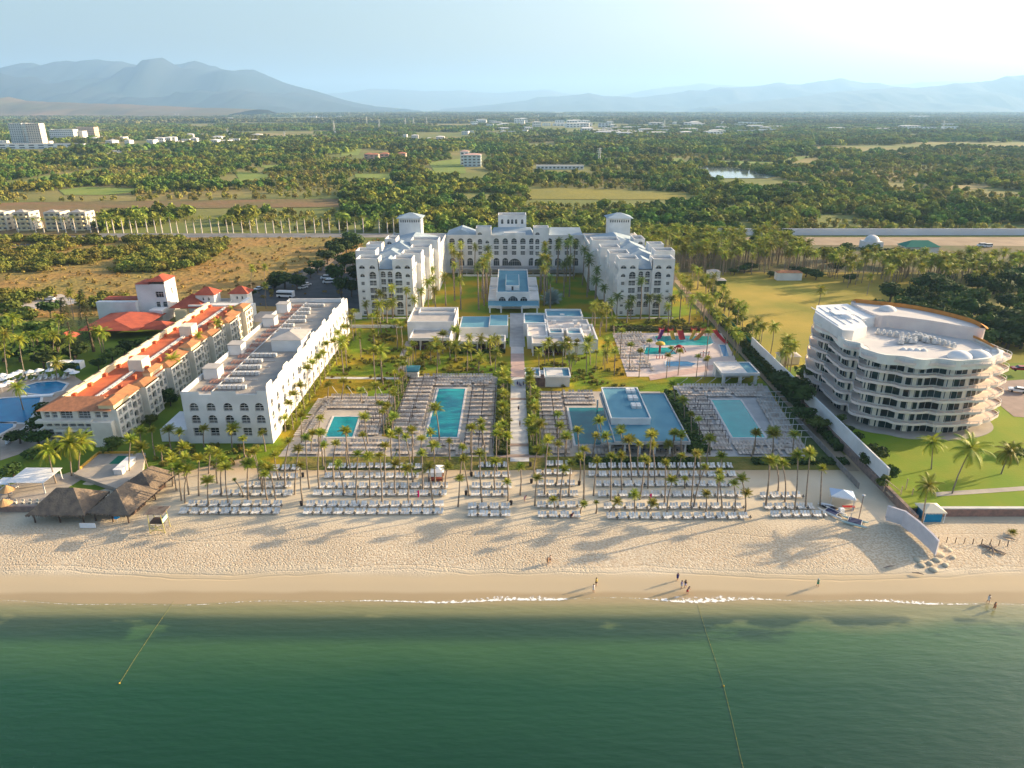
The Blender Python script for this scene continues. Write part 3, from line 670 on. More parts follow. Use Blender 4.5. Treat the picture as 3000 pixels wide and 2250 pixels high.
# ---------------- long white annex, front left
A=Bld('hotel_annex',(-67,197,0),'long white hotel annex with pipes on its flat roof, left of the pools','building')
ax0,ax1,ay0,ay1,az=-77.5,-57.3,154,241,12.6
def steps(L,n,lo,hi):
    P=[]; 
    for i in range(n):
        a=L*i/n; b=L*(i+1)/n; h=hi if i%2==0 else lo
        P+=[(a,h),(b,h)]
    return P
fo=[]
for i,u in enumerate((2.6,6.6,10.6,14.4,18.0)):
    fo+=[(u,8.4,2.1,2.1,1),(u,5.2,2.1,2.2,1),(u,1.9,2.1,2.2,0)]
A.facade((ax0,ay0),(ax1,ay0),0,az,fo,top=[(0,13.4),(4.3,13.4),(4.3,12.7),(7.2,12.7),(7.2,13.5),(13,13.5),(13,12.7),(17.8,12.7),(17.8,13.6),(20.2,13.6)])
L=ay1-ay0; so_=[]
for i in range(19):
    u=2.6+i*4.5
    so_+=[(u,8.4,1.7,2.2,1),(u,5.2,1.7,2.2,1),(u,2.0,1.7,2.0,0)]
tp_=[]
for i in range(20):
    u0=L*i/20; u1=L*(i+1)/20; h=14.6 if i%3==0 else (13.2 if i%3==1 else 13.8)
    tp_+=[(u0,h),(u0+.6,h+.5),(u1-.6,h+.5),(u1,h)]
A.facade((ax1,ay0),(ax1,ay1),0,az,so_,top=tp_,rail=True)
A.facade((ax1,ay1),(ax0,ay1),0,13.2); A.facade((ax0,ay1),(ax0,ay0),0,13.2)
A.w.box(ax0,ax0+.35,ay0+.35,ay1-.35,12.2,13.3); A.w.box(ax0,ax1-.4,ay1-.35,ay1-.02,12.2,13.5); A.w.box(ax0,ax1-.4,ay0+.02,ay0+.35,12.2,12.69)
A.w.box(ax1-.35,ax1-.02,ay0+.35,ay1-.35,12.2,13.15)
tb=A.w
for i in range(10): # merlons seen from behind
    y=ay0+L*(i*2+.1)/20; tb.box(ax1-.3,ax1-.03,y,y+3.8,13.1,14.1)
tb.box(ax0-7,ax0-.02,155,166,0,3.2)   # low side annex
A.done()
MB().poly(rect(ax0+.3,ax1-.3,ay0+.3,ay1-.3),12.2).build('flat_roof',roofgrey,A.e)
def rh(b,r): o=b.build('roof_house',white,A.e); r.build('cover',roofbeige,o)
rh(MB().box(-66.5,-58.2,187,197,12.2,15.6),MB().hip(-66.5,-58.2,187,197,15.6,16.9,.5))
for p_,q_ in (((598,1112),(645,1076)),((670,1040),(711,1013)),((771,958),(805,928)),((812,917),(843,886))):
    c=at(p_[0],p_[1],12.2); rh(MB().box(c.x,c.x+3.6,c.y,c.y+3.8,12.2,15.0),MB().box(c.x-.15,c.x+3.75,c.y-.15,c.y+3.95,15.0,15.15))
pm=M('rusty_pipes',(.48,.27,.21),(.36,.22,.18),1.2,.6)
q=random.Random(3)
for i in range(17):
    y=157.5+i*4.75; pk=MB()
    for k in range(5): pk.tube([(-74.2+q.uniform(-.3,.3),y+k*.55,12.65),(-71.4+q.uniform(-.3,.5),y+k*.55,12.65)],.055,5)
    for k in range(4): pk.box(-74+k*.85,-73.9+k*.85,y,y+2.4,12.2,12.62)
    pk.build('pipe_rack',pm,A.e)
    if not (185<y<198):
        ac=MB()
        for k in range(3+q.randrange(4)): ac.box(-70.4+k*1.15,-69.5+k*1.15,y+.6,y+1.6,12.35,13.25)
        ac.box(-70.6,-63,y+2.2,y+2.35,12.35,12.5); ac.build('air_conditioner_bank',metal,A.e)
lp=MB(); lp.tube([(-70.9,156,12.7),(-70.9,239,12.7)],.11,6); lp.tube([(-71.15,156,12.6),(-71.15,239,12.6)],.08,6); lp.build('main_pipe',metal,A.e)
# ---------------- yellow and cream building with red roof
Yb=Bld('apartment_hotel',(-103,200,0),'long cream and yellow hotel block with bright red flat roof and clay tiled edges','building')
yx0,yx1,yy0,yy1=-111,-94.6,153.5,247
fr=[]
for r_ in (6.9,4.7,2.4,.3):
    for u in (1.4,3.2,13.4,15.1): fr.append((u,r_,1.3,1.5,0))
fr+=[(6.0,6.7,2.9,1.9,0),(10.2,6.7,2.9,1.9,0)]
fr+=[(5.0,4.6,1.5,1.3,0),(6.9,4.6,1.5,1.3,0),(8.8,4.6,1.5,1.3,0),(10.7,4.6,1.5,1.3,0),(6.4,2.2,2.8,1.6,1,False),(10.2,2.2,2.8,1.6,1,False)]
Yb.facade((yx0,yy0),(yx1,yy0),0,9,fr)
Yb.w.box(yx0-.8,yx1-4.2,yy0-1.5,yy0,6.1,6.7); Yb.w.box(yx0+3,yx0+12.5,yy0-1.3,yy0,3.9,4.4); Yb.w.box(yx1-4.2,yx1+.6,yy0-1.6,yy0-.02,0,6.4); Yb.w.box(yx0-.8,yx0-.02,yy0-1.4,yy0+5,4.0,4.3)
# stepped bays along the right side
yb2=MB(); till=MB(); y=yy0; k=0
while y<yy1-4:
    d=7.2; o=.0 if k%2 else 1.6; top=9.0 if k%3 else 9.9
    y1=min(y+d,yy1); rows=[(.3,1.3,1.6,0),(2.5,1.3,1.6,0),(4.8,1.3,1.6,0),(7.0,1.3,1.4,0)]
    Yb.facade((yx1+o,y),(yx1+o,y1),0,9.0,opsgrid([1.3,5.9],rows)+[(3.6,.3,2.0,1.8,0,False),(3.6,2.5,2.0,1.8,1,False),(3.6,4.8,2.0,1.7,0,False),(3.6,7.0,1.9,1.3,0,False)],depth=.7)
    if o: Yb.facade((yx1,y),(yx1+o,y),0,9.0); Yb.facade((yx1+o,y1),(yx1,y1),0,9.0)
    if k%2==0 or k%3==0:
        MB().box(yx1-2.6,yx1+o-.6,y+.2,y1-.2,9.0,top+.2).build('yellow_penthouse',yellowp,Yb.e); till.hip(yx1-2.6,yx1+o-.6,y+.2,y1-.2,top+.2,top+1.0,.3)
    else:
        till.add([(yx1-2.6,y,10.0),(yx1+o+.5,y,8.95),(yx1+o+.5,y1,8.95),(yx1-2.6,y1,10.0),(yx1-2.6,y,8.9),(yx1-2.6,y1,8.9)],[(0,1,2,3),(0,4,1),(3,2,5),(0,3,5,4)])
    y=y1; k+=1
Yb.facade((yx1,yy1),(yx0,yy1),0,9); Yb.facade((yx0,yy1),(yx0,yy0),0,9,opsgrid([3+i*4.5 for i in range(20)],[(6.4,1.3,1.4,0),(3.8,1.3,1.4,0)]))
Yb.done(M('warm_white_plaster',(.76,.71,.62),(.68,.62,.52),.4));
till.build('ochre_tile_roof',ochre,Yb.e)
MB().poly(rect(yx0,yx1,yy0,yy1),9.0).build('red_flat_roof',redroof,Yb.e)
t=MB(); t.add([(yx0-.6,yy0-.7,8.9),(yx1+.5,yy0-.7,8.9),(yx1-3.5,yy0+4.6,10.6),(yx0+3.6,yy0+4.6,10.6),(yx0+3.6,yy0+4.7,9),(yx1-3.5,yy0+4.7,9),(yx1+.5,yy0+5,8.9),(yx0-.6,yy1,8.9),(yx0+2.4,yy1,10.3)],[(0,1,2,3),(3,2,5,4),(1,6,2),(0,3,8,7),(0,7,1)])
t.box(yx0+2.45,yx0+2.5,yy0+5,yy1,9.0,10.25)
t.build('clay_tile_edge',tile,Yb.e)
pr_=MB()
pr_.box(yx0+2.55,yx0+3.0,yy0+5,yy1,9.0,10.5)
for i in range(12): y=yy0+7+i*7.4; pr_.box(yx0+2.5,yx0+3.05,y,y+4.5,10.4,10.75)
pr_.build('cream_parapet',M('cream_wall_cap',(.78,.66,.42),(.70,.58,.38),.5),Yb.e)
cd=MB(); cx=-101.8
cd.box(cx-.25,cx+.25,yy0+7,yy1-2,9.05,9.45); cd.box(cx+.5,cx+.7,yy0+9,yy1-4,9.1,9.3)
for i in range(40): y=yy0+8+i*2.2; cd.box(cx-.5,cx+.6,y,y+.15,9.05,9.4)
cd.build('roof_duct',metal,Yb.e)
for y in (179.5,211): MB().box(cx-1.2,cx+2.6,y,y+4.4,9,12.2).build('stair_house',cream,Yb.e)
for i in range(13):
    y=yy0+6+i*7; ch=MB(); ch.box(cx+2.6,cx+3.5,y,y+.9,9,10.1); ch.box(yx0+3.3,yx0+4.0,y+2,y+2.8,9,9.9); ch.build('chimney',redroof,Yb.e)
# ---------------- lobby of the left resort
Lb=Bld('resort_lobby',(-128,262,0),'white resort lobby with dark red tiled roofs and a tall square tower','building')
c0=at(395,940); tx0,tx1=c0.x+1.5,c0.x+12.5; ty=262
Lb.facade((tx0,ty),(tx1,ty),0,13.6,[(8.5,8.5,3.0,2.2,0,False),(7.4,4.6,1.6,2.2,0,False),(10,4.6,1.6,2.2,0,False),(9,.6,3.6,2.8,1,False)]); Lb.facade((tx1,ty),(tx1,ty+9),0,14.6,[(5,9,.9,2.2,1,False)]); Lb.facade((tx1,ty+9),(tx0,ty+9),0,13.6); Lb.facade((tx0,ty+9),(tx0,ty),0,13.6)
Lb.w.box(tx0-15,tx0-.1,ty-2,ty+.6,0,7.2)
Lb.w.box(tx0+6,tx0+11,ty-5.5,ty-.1,0,4.9)
for (x,y,wd,dp,h) in ((-119.5,262,7,6,9.5),(-108,266,6.5,5.5,9.0),(-113,264,5.4,5,6.4)):
    Lb.facade((x,y),(x+wd,y),0,h,[(wd*.4,h-2.2,.7,1.2,1,False),(wd*.7,h-2.2,.7,1.2,1,False)]); Lb.facade((x+wd,y),(x+wd,y+dp),0,h); Lb.facade((x+wd,y+dp),(x,y+dp),0,h); Lb.facade((x,y+dp),(x,y),0,h)
Lb.w.box(-121,-97,258,261.5,0,6.5); Lb.w.box(-98.5,-97.2,250,258,0,9.5)
Lb.done()
rr_=MB(); rr_.hip(tx0+5,tx1,ty,ty+9,14.6,16.4,.5); rr_.hip(tx0,tx0+5.2,ty,ty+8.6,13.6,14.3,.3)
rr_.hip(-119.5,-112.5,262,268,9.5,12.0,.8); rr_.hip(-108,-101.5,266,271.5,9.0,11.4,.8)
rr_.hip(tx0+14,tx0+26,258,270,5.5,9.5,.8)
rr_.hip(-131,-121,240,248,2.6,4.6,.6)
rr_.hip(-150,-130.2,236,258,3.4,5.6,.6,rx=6)
rr_.box(tx0-14,tx0-1,ty+1,ty+6,7.2,7.6)
rr_.hip(-152,-148,226,233,3,5,.4)
rr_.build('red_tile_roof',M('dark_red_tiles',(.42,.10,.055),(.30,.07,.045),.4,bump=.04,bs=4),Lb.e)
yw=MB(); yw.box(-125.5,-121.2,256,257.8,0,5.2); yw.build('yellow_porch',yellowp,Lb.e)
# white tents / service building at the far end of the annex
sv=empty('service_shed',(-90,252,0),'pale tent roofed shed behind the red roofed block','shed')
MB().box(-95,-83,247,254,0,3.4).build('wall',cream,sv); s=MB(); s.hip(-95,-83,247,254,3.4,6.2,.5); s.build('roof',roofbeige,sv)
# ---------------- lobby pavilion in the court
P_=Bld('court_pavilion',(.5,298,0),'low white pavilion with three front arches in the middle of the court','pavilion')
P_.facade((-6.2,277),(7,277),0,6.3,[(2.3,3.0,2.8,1.9,1,False),(6.6,3.0,4.0,2.2,1,False),(10.9,3.0,2.8,1.9,1,False)]); P_.facade((7,277),(7,320),0,6.3); P_.facade((7,320),(-6.2,320),0,6.3); P_.facade((-6.2,320),(-6.2,277),0,6.3)
P_.w.rectring(-6.2,7,277,320,6.3,6.9,.35)
for a,b in ((-9.6,-6.22),(7.02,11)):
    P_.facade((a,278),(b,278),0,3.6,[((b-a)/2,.6,1.8,1.8,1,False)]); P_.w.box(a,b,278.02,319,0,3.6); P_.w.rectring(a,b,292,300,3.6,4.2,.25)
for x in (-9,-4.6,3.6,9.6): P_.w.box(x,x+.6,270.8,271.4,0,2.6)
P_.w.box(-9.3,-4.2,270.7,270.9,2.0,2.9); P_.w.box(3.8,10.4,270.7,270.9,2.0,2.9)
P_.done(); r=MB(); r.poly(rect(-5.9,6.7,277.3,319.7),6.32); r.build('flat_roof',roofblue,P_.e)
r=MB(); r.add([(-9.4,270.6,2.7),(10.6,270.6,2.7),(10.6,277,3.3),(-9.4,277,3.3)],[(0,1,2,3)]); r.build('front_canopy',roofblue,P_.e)
r=MB(); r.box(-2.6,3,282,303,6.33,8.3); r.build('roof_house',white,P_.e); MB().poly(rect(-2.4,2.8,282.6,302.8),8.33).build('roof_house_cover',roofblue,P_.e)
MB().box(-.2,.6,281.95,281.99,6.4,8.0).build('door',shadei,P_.e)
# ---------------- restaurants
def openfront(name,lab,x0,x1,y0,y1,h,cols,roofm,base=None,back=None,par=.5):
    e=empty(name,((x0+x1)/2,(y0+y1)/2,0),lab,'building')
    wl=MB(); wl.box(x0,x1,y0+3.5,y1,0,h-.5); n=cols
    for i in range(n+1): x=x0+.15+(x1-x0-.6)*i/n; wl.box(x,x+.3,y0+.1,y0+.5,0,h-.5)
    wl.box(x0,x1,y0,y1,h-.5,h-.02); wl.rectring(x0,x1,y0,y1,h-.02,h+par,.3); wl.build('wall',white,e)
    MB().poly(rect(x0+.3,x1-.3,y0+.3,y1-.3),h+.02).build('flat_roof',roofm,e)
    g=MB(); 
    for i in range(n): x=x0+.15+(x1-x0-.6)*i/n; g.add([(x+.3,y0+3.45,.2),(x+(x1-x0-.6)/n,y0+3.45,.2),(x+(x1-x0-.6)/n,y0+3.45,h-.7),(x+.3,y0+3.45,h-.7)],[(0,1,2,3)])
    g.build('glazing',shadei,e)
    f=MB(); q=random.Random(9)
    for i in range(int((x1-x0)/2)):
        x=x0+1+i*2+q.uniform(-.2,.2); f.box(x,x+.9,y0+1.0,y0+1.9,.68,.75); f.box(x+.4,x+.5,y0+1.4,y0+1.5,0,.68); f.box(x-.5,x-.1,y0+1.1,y0+1.6,0,.95); f.box(x+1.0,x+1.4,y0+1.1,y0+1.6,0,.95)
    f.build('furniture',M('dining_furniture',(.14,.05,.04),(.08,.05,.05),1),e); 
    return e
e=openfront('left_restaurant','white flat roofed restaurant with open dining front, left of the centre terrace',-34,-20.5,224.5,235,3.8,4,roofbeige)
b_=MB(); b_.box(-36,-19.8,235.02,254,0,6.2); b_.rectring(-36,-19.8,235.02,254,6.2,6.9,.3); b_.rectring(-33.5,-20.5,246,252,6.2,7.1,.3); b_.build('upper_block',white,e); MB().poly(rect(-35.7,-20.1,235.4,253.7),6.25).build('upper_roof',roofbeige,e)
e=openfront('terrace_restaurant','low white restaurant with a dining terrace along its roof, beside the promenade',-17.8,-2.2,223,230,3.3,5,roofbeige,par=.35)
b_=MB(); b_.box(-18.4,-1.4,238,252,0,3.9); b_.box(-8,-1.4,238.02,251.9,3.9,4.5); b_.build('rear_block',white,e); MB().poly(rect(-18,-8.2,238.3,251.7),3.93).build('rear_roof',roofblue,e); MB().poly(rect(-7.8,-1.6,238.3,251.7),4.52).build('rear_roof',roofblue,e)
f=MB()
for i in range(9): x=-16.5+i*1.75; f.box(x,x+.8,231.5,232.3,.7,.78); f.box(x+.9,x+1.2,231.5,232,0,.9); f.box(x-.3,x-.02,231.6,232,0,.9)
f.build('terrace_tables',dark,e)
e=openfront('right_restaurant','white restaurant with stepped roof boxes in cream and painted shade blue, right of the promenade',6.5,17,218.5,226,3.9,3,roofbeige)
b_=MB(); rfm=MB(); rfw=MB()
for x0_,x1_,y0_,y1_,h in ((4.2,12,240,253,4.6),(12.2,25.5,246,256,5.3),(12.2,27,232,245.8,4.3),(5.2,12,226.2,239.8,4.2),(12.4,17.2,226.4,231.8,5.1),(18.4,23.4,226.4,233,4.9),(23.6,28.2,222,240,4.2),(17.4,23.4,220,226.2,3.6)):
    b_.box(x0_,x1_,y0_,y1_,0,h-.4); b_.rectring(x0_,x1_,y0_,y1_,h-.4,h+.35,.45); (rfm if h in (4.6,5.3,4.9,5.1) else rfw).poly(rect(x0_+.4,x1_-.4,y0_+.4,y1_-.4),h-.36)
b_.build('upper_block',white,e); rfm.build('shade_blue_roof',roofblue,e); rfw.build('cream_roof',M('cream_roof',(.66,.58,.52),(.58,.52,.47),.3),e)
f=MB()
for i,(x,y) in enumerate(((16,236),(20,238),(14,242),(21.5,242),(24.5,236),(17.5,250))): f.box(x,x+1.6,y,y+1.2,3.9,5.2)
f.build('roof_unit',white,e)
# kiosk
e=empty('pool_kiosk',(10,194,0),'small kiosk with two pale roofs edged in painted blue shade beside the promenade','kiosk')
k=MB(); k.box(3.9,7.2,191.5,198,0,2.9); k.box(9.6,16.6,191.2,198,0,2.9); k.box(7.2,9.6,194.5,198,0,2.7); k.build('wall',white,e)
k=MB(); k.box(7.3,9.5,191.3,194.4,0,2.5); k.box(3.92,7.15,191.42,191.48,.1,2.6); k.build('brown_panel',M('brown_cladding',(.20,.13,.11),(.15,.10,.09),1),e)
k=MB(); k.rectring(3.7,8.2,191,198.2,2.9,3.4,.3); k.rectring(9.3,16.9,190.8,198.2,2.9,3.4,.3); k.build('parapet',white,e)
k=MB(); k.poly(rect(4,7.9,191.3,197.9),2.95); k.poly(rect(9.6,16.6,191.1,197.9),2.95); k.build('flat_roof',roofblue,e)
k=MB(); k.poly(rect(5.2,7.0,191.3,197.9),3.0); k.poly(rect(10,14.8,192.6,197.9),3.0); k.build('roof_membrane',M('pale_membrane',(.62,.60,.58),(.55,.53,.5),.4),e)
# pool hut with blue awning
e=empty('towel_hut',(-29.8,199.5,0),'small hut with teal awning at the far left corner of the long pool deck','hut')
k=MB(); k.box(-31.6,-28,198,201.5,0,2.4); k.build('wall',white,e); MB().box(-32,-27.6,197,202,2.4,2.75).build('awning',M('teal_awning',(.05,.20,.26),(.04,.17,.22),1),e)
# swim-up bar
e=empty('swim_up_bar',(31,162,0),'large swim up bar pavilion with wide flat roofs coloured with blue shade between the pools','bar')
k=MB(); k.box(23.5,41,147.2,177,3.0,3.5); k.box(20.6,23.5,147.2,160,3.0,3.5); k.rectring(23.5,41,147.2,177.2,3.5,3.8,.25); k.build('lower_slab',M('slab_edge',(.45,.45,.44),(.4,.4,.4),.5),e)
k=MB(); k.poly(rect(23.8,40.7,147.5,176.9),3.53); k.poly(rect(20.7,23.7,147.3,159.9),3.54); k.build('lower_roof',roofblue,e)
k=MB(); k.box(24.0,33.5,157,177.3,3.55,5.0); k.rectring(23.9,33.6,156.9,177.4,5.0,5.35,.25); k.build('upper_block',white,e); MB().poly(rect(24.15,33.35,157.15,177.15),5.03).build('upper_roof',roofblue,e)
for y,x in ((173.6,30.2),(168.6,30.0),(163.4,30.0)):
    k=MB(); 
    for dx in (0,1.25): 
        for dy in (0,1.25): k.box(x+dx,x+dx+1.1,y+dy,y+dy+1.1,5.05,5.75)
    k.build('skylight',white,e)
k=MB()
for i in range(6): x=22.5+i*3.5; k.box(x,x+.4,148.3,148.7,0,3.0); k.box(x,x+.4,174,174.4,0,3)
for y in (153,160,168): k.box(40.2,40.6,y,y+.4,0,3)
k.build('column',white,e)
k=MB(); k.box(24,40,150,151.0,0,1.1); k.box(27,38.5,156,170,0,3.0); k.build('bar_counter',M('bar_panel',(.25,.25,.25),(.18,.18,.18),1),e)
k=MB()
for i in range(12): x=24.3+i*1.3; k.tube([(x,149.3,0),(x,149.3,.7)],.05,5); k.box(x-.2,x+.2,149.1,149.5,.7,.78)
k.build('stools',dark,e)
# right snack pavilion
e=empty('snack_pavilion',(66,196.5,0),'white open snack pavilion on two thick posts at the right end of the decks','pavilion')
k=MB()
for x in (61.2,66,70.4): k.box(x,x+.8,193,193.8,0,3)
k.box(60.8,71.2,199,202,0,3); k.box(60.6,71.6,192.4,202.2,3,3.5); k.rectring(60.6,71.6,192.4,202.2,3.5,3.8,.3); k.build('frame',white,e)
k=MB(); k.poly(rect(60.9,71.3,192.7,201.9),3.52); k.build('flat_roof',roofblue,e); k=MB(); k.poly(rect(60.9,68.3,192.7,201.9),3.56); k.build('roof_membrane',M('pale_membrane',(.62,.60,.58)),e)
# ---------------- curved apartment tower block on the right
def spline(P,n=8):
    out=[];m=len(P)
    for i in range(m):
        a,b,c,d=(Vector(P[(i+k-1)%m]) for k in range(4))
        for j in range(n):
            t=j/n; out.append(.5*((2*b)+(c-a)*t+(2*a-5*b+4*c-d)*t*t+(3*b-a-3*c+d)*t**3))
    return out
def offs(P,fn):
    n=len(P); out=[]
    for i in range(n):
        d=(P[(i+1)%n]-P[i-1]).normalized(); nn=Vector((d.y,-d.x)); out.append(P[i]+nn*fn(i/n,i))
    return out
OUT=spline([(84.2,190),(83.4,184),(85.2,180),(83.8,175.5),(84.0,170),(86.2,167),(85.2,163),(87.5,159.3),(91.5,157.6),(95,155.4),(99.5,155.8),(103.5,154.6),(108.5,155.6),(113,157.6),(116.4,160.8),(117.6,166),(117.0,175),(114.6,184),(109.5,190.5),(102.5,195),(94,197.5),(87,196)],7)
ce=empty('curved_apartment_building',(100,175,1.7),'curved cream apartment block with wavy pink balconies and orange edged roof','building')
NZ=len(OUT); zb=1.7; FH=3.0
inner=offs(OUT,lambda t,i:-1.5); 
wl=MB(); wl.prism(inner,zb,20.2,False); wl.build('wall',cream,ce)
lens=[0]
for i in range(NZ): lens.append(lens[-1]+(inner[(i+1)%NZ]-inner[i]).length)
def onin(s):
    s%=lens[-1]
    for i in range(NZ):
        if s<=lens[i+1]: t=(s-lens[i])/(lens[i+1]-lens[i]+1e-9); a,b=inner[i],inner[(i+1)%NZ]; return a.lerp(b,t),(b-a).normalized()
wav=lambda t,i:.35+.95*max(0,sin(t*PI*22+.6))*(1 if .02<t<.8 else .3)+ (1.5 if .56<t<.74 else 0)*max(0,sin((t-.56)/.18*PI))
for k in range(0,6):
    z=zb+2.9+k*FH
    o=offs(OUT,lambda t,i:wav(t,i)+.10*(5-k)); i2=offs(OUT,lambda t,i:wav(t,i)+.10*(5-k)-.18); fl_=MB()
    sm_=inner
    fl_.ring(o,sm_,z-.22,z)
    fl_.ring(o,i2,z,z+.38)
    fl_.build('balcony',pink,ce)
    r=MB(); i3=offs(OUT,lambda t,i:wav(t,i)+.10*(5-k)-.04); i4=offs(OUT,lambda t,i:wav(t,i)+.10*(5-k)-.12); r.ring(i3,i4,z+.92,z+1.0)
    for i in range(0,NZ,3):
        p=i3[i]; r.box(p.x-.04,p.x+.04,p.y-.04,p.y+.04,z+.38,z+.9)
    r.build('balcony_rail',metal,ce)
# windows: groups of tall dark panes, the nearest ones as parts of their own
cnt=0; wr=[]; s=0; q=random.Random(21); pat=[]
while s<lens[-1]*.80:
    wd=q.choice([3.2,4.6,5.4,3.8]); pat.append((s+.5,wd)); s+=wd+q.choice([.5,.7,1.3])
for k in (5,4,3,2,1,0,6):
    z=zb+.15+k*FH-(.1 if k else 0)
    if k==6: z=zb+2.9+5*FH+.1
    for a,wd in pat:
        if z>18.5: continue
        n=max(2,round(wd/1.35)); V=[];Fs=[];mi=[]
        P0,d0=onin(a+wd/2)
        for j in range(n+1):
            p,d=onin(a+wd*j/n); nn=Vector((d.y,-d.x)); V+=[(p+nn*.05),(p+nn*.05)]
        mb=MB(); fr=MB()
        for j in range(n): mb.add([(V[2*j].x,V[2*j].y,z),(V[2*j+2].x,V[2*j+2].y,z),(V[2*j+2].x,V[2*j+2].y,z+2.5),(V[2*j].x,V[2*j].y,z+2.5)],[(0,1,2,3)])
        for j in range(n+1):
            p=V[2*j]; fr.box(p.x-.035,p.x+.035,p.y-.05,p.y+.03,z,z+2.54)
        vs_=mb.v+fr.v; fs_=mb.f+[tuple(i+len(mb.v) for i in f) for f in fr.f]
        if cnt<98:
            me=bpy.data.meshes.new('window'); me.from_pydata([(v[0]-100,v[1]-175,v[2]-1.7) for v in vs_],[],fs_); me.materials.append(glassg); me.materials.append(white); me.polygons.foreach_set('material_index',[0]*len(mb.f)+[1]*len(fr.f))
            o=bpy.data.objects.new('window',me); C.objects.link(o); o.parent=ce
        else: wr.append((vs_,fs_,[0]*len(mb.f)+[1]*len(fr.f)))
        cnt+=1
V=[];Fs=[];mi=[]
for a,b,c in wr: k=len(V); V+=[(v[0]-100,v[1]-175,v[2]-1.7) for v in a]; Fs+=[tuple(i+k for i in f) for f in b]; mi+=c
me=bpy.data.meshes.new('window'); me.from_pydata(V,[],Fs); me.materials.append(glassg); me.materials.append(white); me.polygons.foreach_set('material_index',mi); o=bpy.data.objects.new('window',me); C.objects.link(o); o.parent=ce; o['kind']='stuff'
top=MB(); o=offs(OUT,lambda t,i:.35+.25*sin(t*PI*26)); i2=offs(OUT,lambda t,i:-.15)
top.ring(o,inner,18.6,20.2); top.ring(o,i2,20.2,21.0); top.build('roof_parapet',M('pale_cream_plaster',(.80,.77,.70),(.72,.69,.62),.4),ce)
MB().poly([(p.x,p.y) for p in inner],20.25).build('flat_roof',M('pale_roof_sheet',(.60,.57,.54),(.52,.50,.48),.2),ce)
oc=MB(); seg=[i for i in range(NZ) if .66<i/NZ<.97]; 
o=offs(OUT,lambda t,i:.5+.25*sin(t*PI*26)); i5=offs(OUT,lambda t,i:-.8)
V=[];
for i in seg: V+=[(o[i].x,o[i].y,21.0),(i5[i].x,i5[i].y,21.6),(i5[i].x,i5[i].y,21.0)]
oc.add(V,[f for j in range(len(seg)-1) for f in ((3*j,3*j+3,3*j+4,3*j+1),(3*j+1,3*j+4,3*j+5,3*j+2))]); oc.build('orange_tile_edge',orange,ce)
pl=[(83.4,172),(86,171.5),(91,175),(92.6,182),(97.5,184.2),(96,198),(86.5,196.2),(83.2,189)]
lw=MB(); lw.prism(pl,20.2,22.9,False); lw.build('left_penthouse',white,ce); MB().poly([(x,y) for x,y in pl],22.9).build('penthouse_roof',M('white_metal_roof',(.74,.74,.73),(.66,.66,.66),1.5,.5),ce)
k=MB()
for i in range(5): k.box(84+i*2.2,84.2+i*2.2,176+i,194,22.9,23.05)
k.box(87,92,185,189,22.9,23.4); k.build('roof_seam',M('white_metal_roof',(.74,.74,.73)),ce)
pb=spline([(97.5,184.3),(101,183.2),(105,181),(110,177.5),(115.5,172.6),(119,171.5),(119.8,177),(116.5,185),(111,192),(103,196.5),(97,198)],5)
k=MB(); k.prism([(p.x,p.y) for p in pb],20.2,23.6,False); k.build('rear_penthouse',pink,ce)
MB().poly([(p.x,p.y) for p in pb],23.3).build('rear_roof',M('pale_roof_sheet',(.6,.57,.54)),ce)
o=[p for p in pb]; i6=offs(pb,lambda t,i:-1.1); k=MB(); n=len(pb); a0=int(n*.44)
V=[]; ids=list(range(a0,n-5))
for i in ids: d=(pb[i]-Vector((105,184))).normalized(); V+=[(pb[i].x+d.x*.6,pb[i].y+d.y*.6,23.5),(i6[i].x,i6[i].y,24.4),(i6[i].x,i6[i].y,23.3)]
k.add(V,[f for j in range(len(ids)-1) for f in ((3*j,3*j+3,3*j+4,3*j+1),(3*j+1,3*j+4,3*j+5,3*j+2))]); k.build('orange_tile_edge',orange,ce)
for x,y,r_ in ((105.5,158.3,2.7),(110.3,158.9,2.7)): MB().dome(x,y,20.25,r_,1.7,20,6).build('dome',white,ce,True)
MB().dome(103.5,190,23.3,2.2,1.2,18,5).build('dome',white,ce,True); MB().dome(89.5,183.5,22.9,1.8,.9,18,5).build('dome',white,ce,True)
for x,y in ((113.5,163.5),(95.5,164.5)):
    k=MB()
    for i in range(4): k.dome(x+i*1.5,y-i*.25,20.25,.75,.5,10,3)
    k.build('skylight',white,ce,True)
q=random.Random(4)
for i in range(34):
    t=q.random(); 
    if i<10: x=94.5+i*1.2; y=176.5-i*.75
    elif i<19: x=103+ (i-10)*.55; y=174-(i-10)*1.15
    else: x=96+q.uniform(0,9); y=170+q.uniform(-2,2)
    k=MB(); k.box(x,x+.95,y,y+.95,20.5,20.9+.8*q.random()); k.cone(x+.47,y+.47,20.5,21.8,.3,.3,10); k.build('air_conditioner',metal,ce)
k=MB(); k.prism([(p.x,p.y) for p in offs(OUT,lambda t,i:2.6)],1.71,1.85); k.build('ground_terrace',deckm,ce)
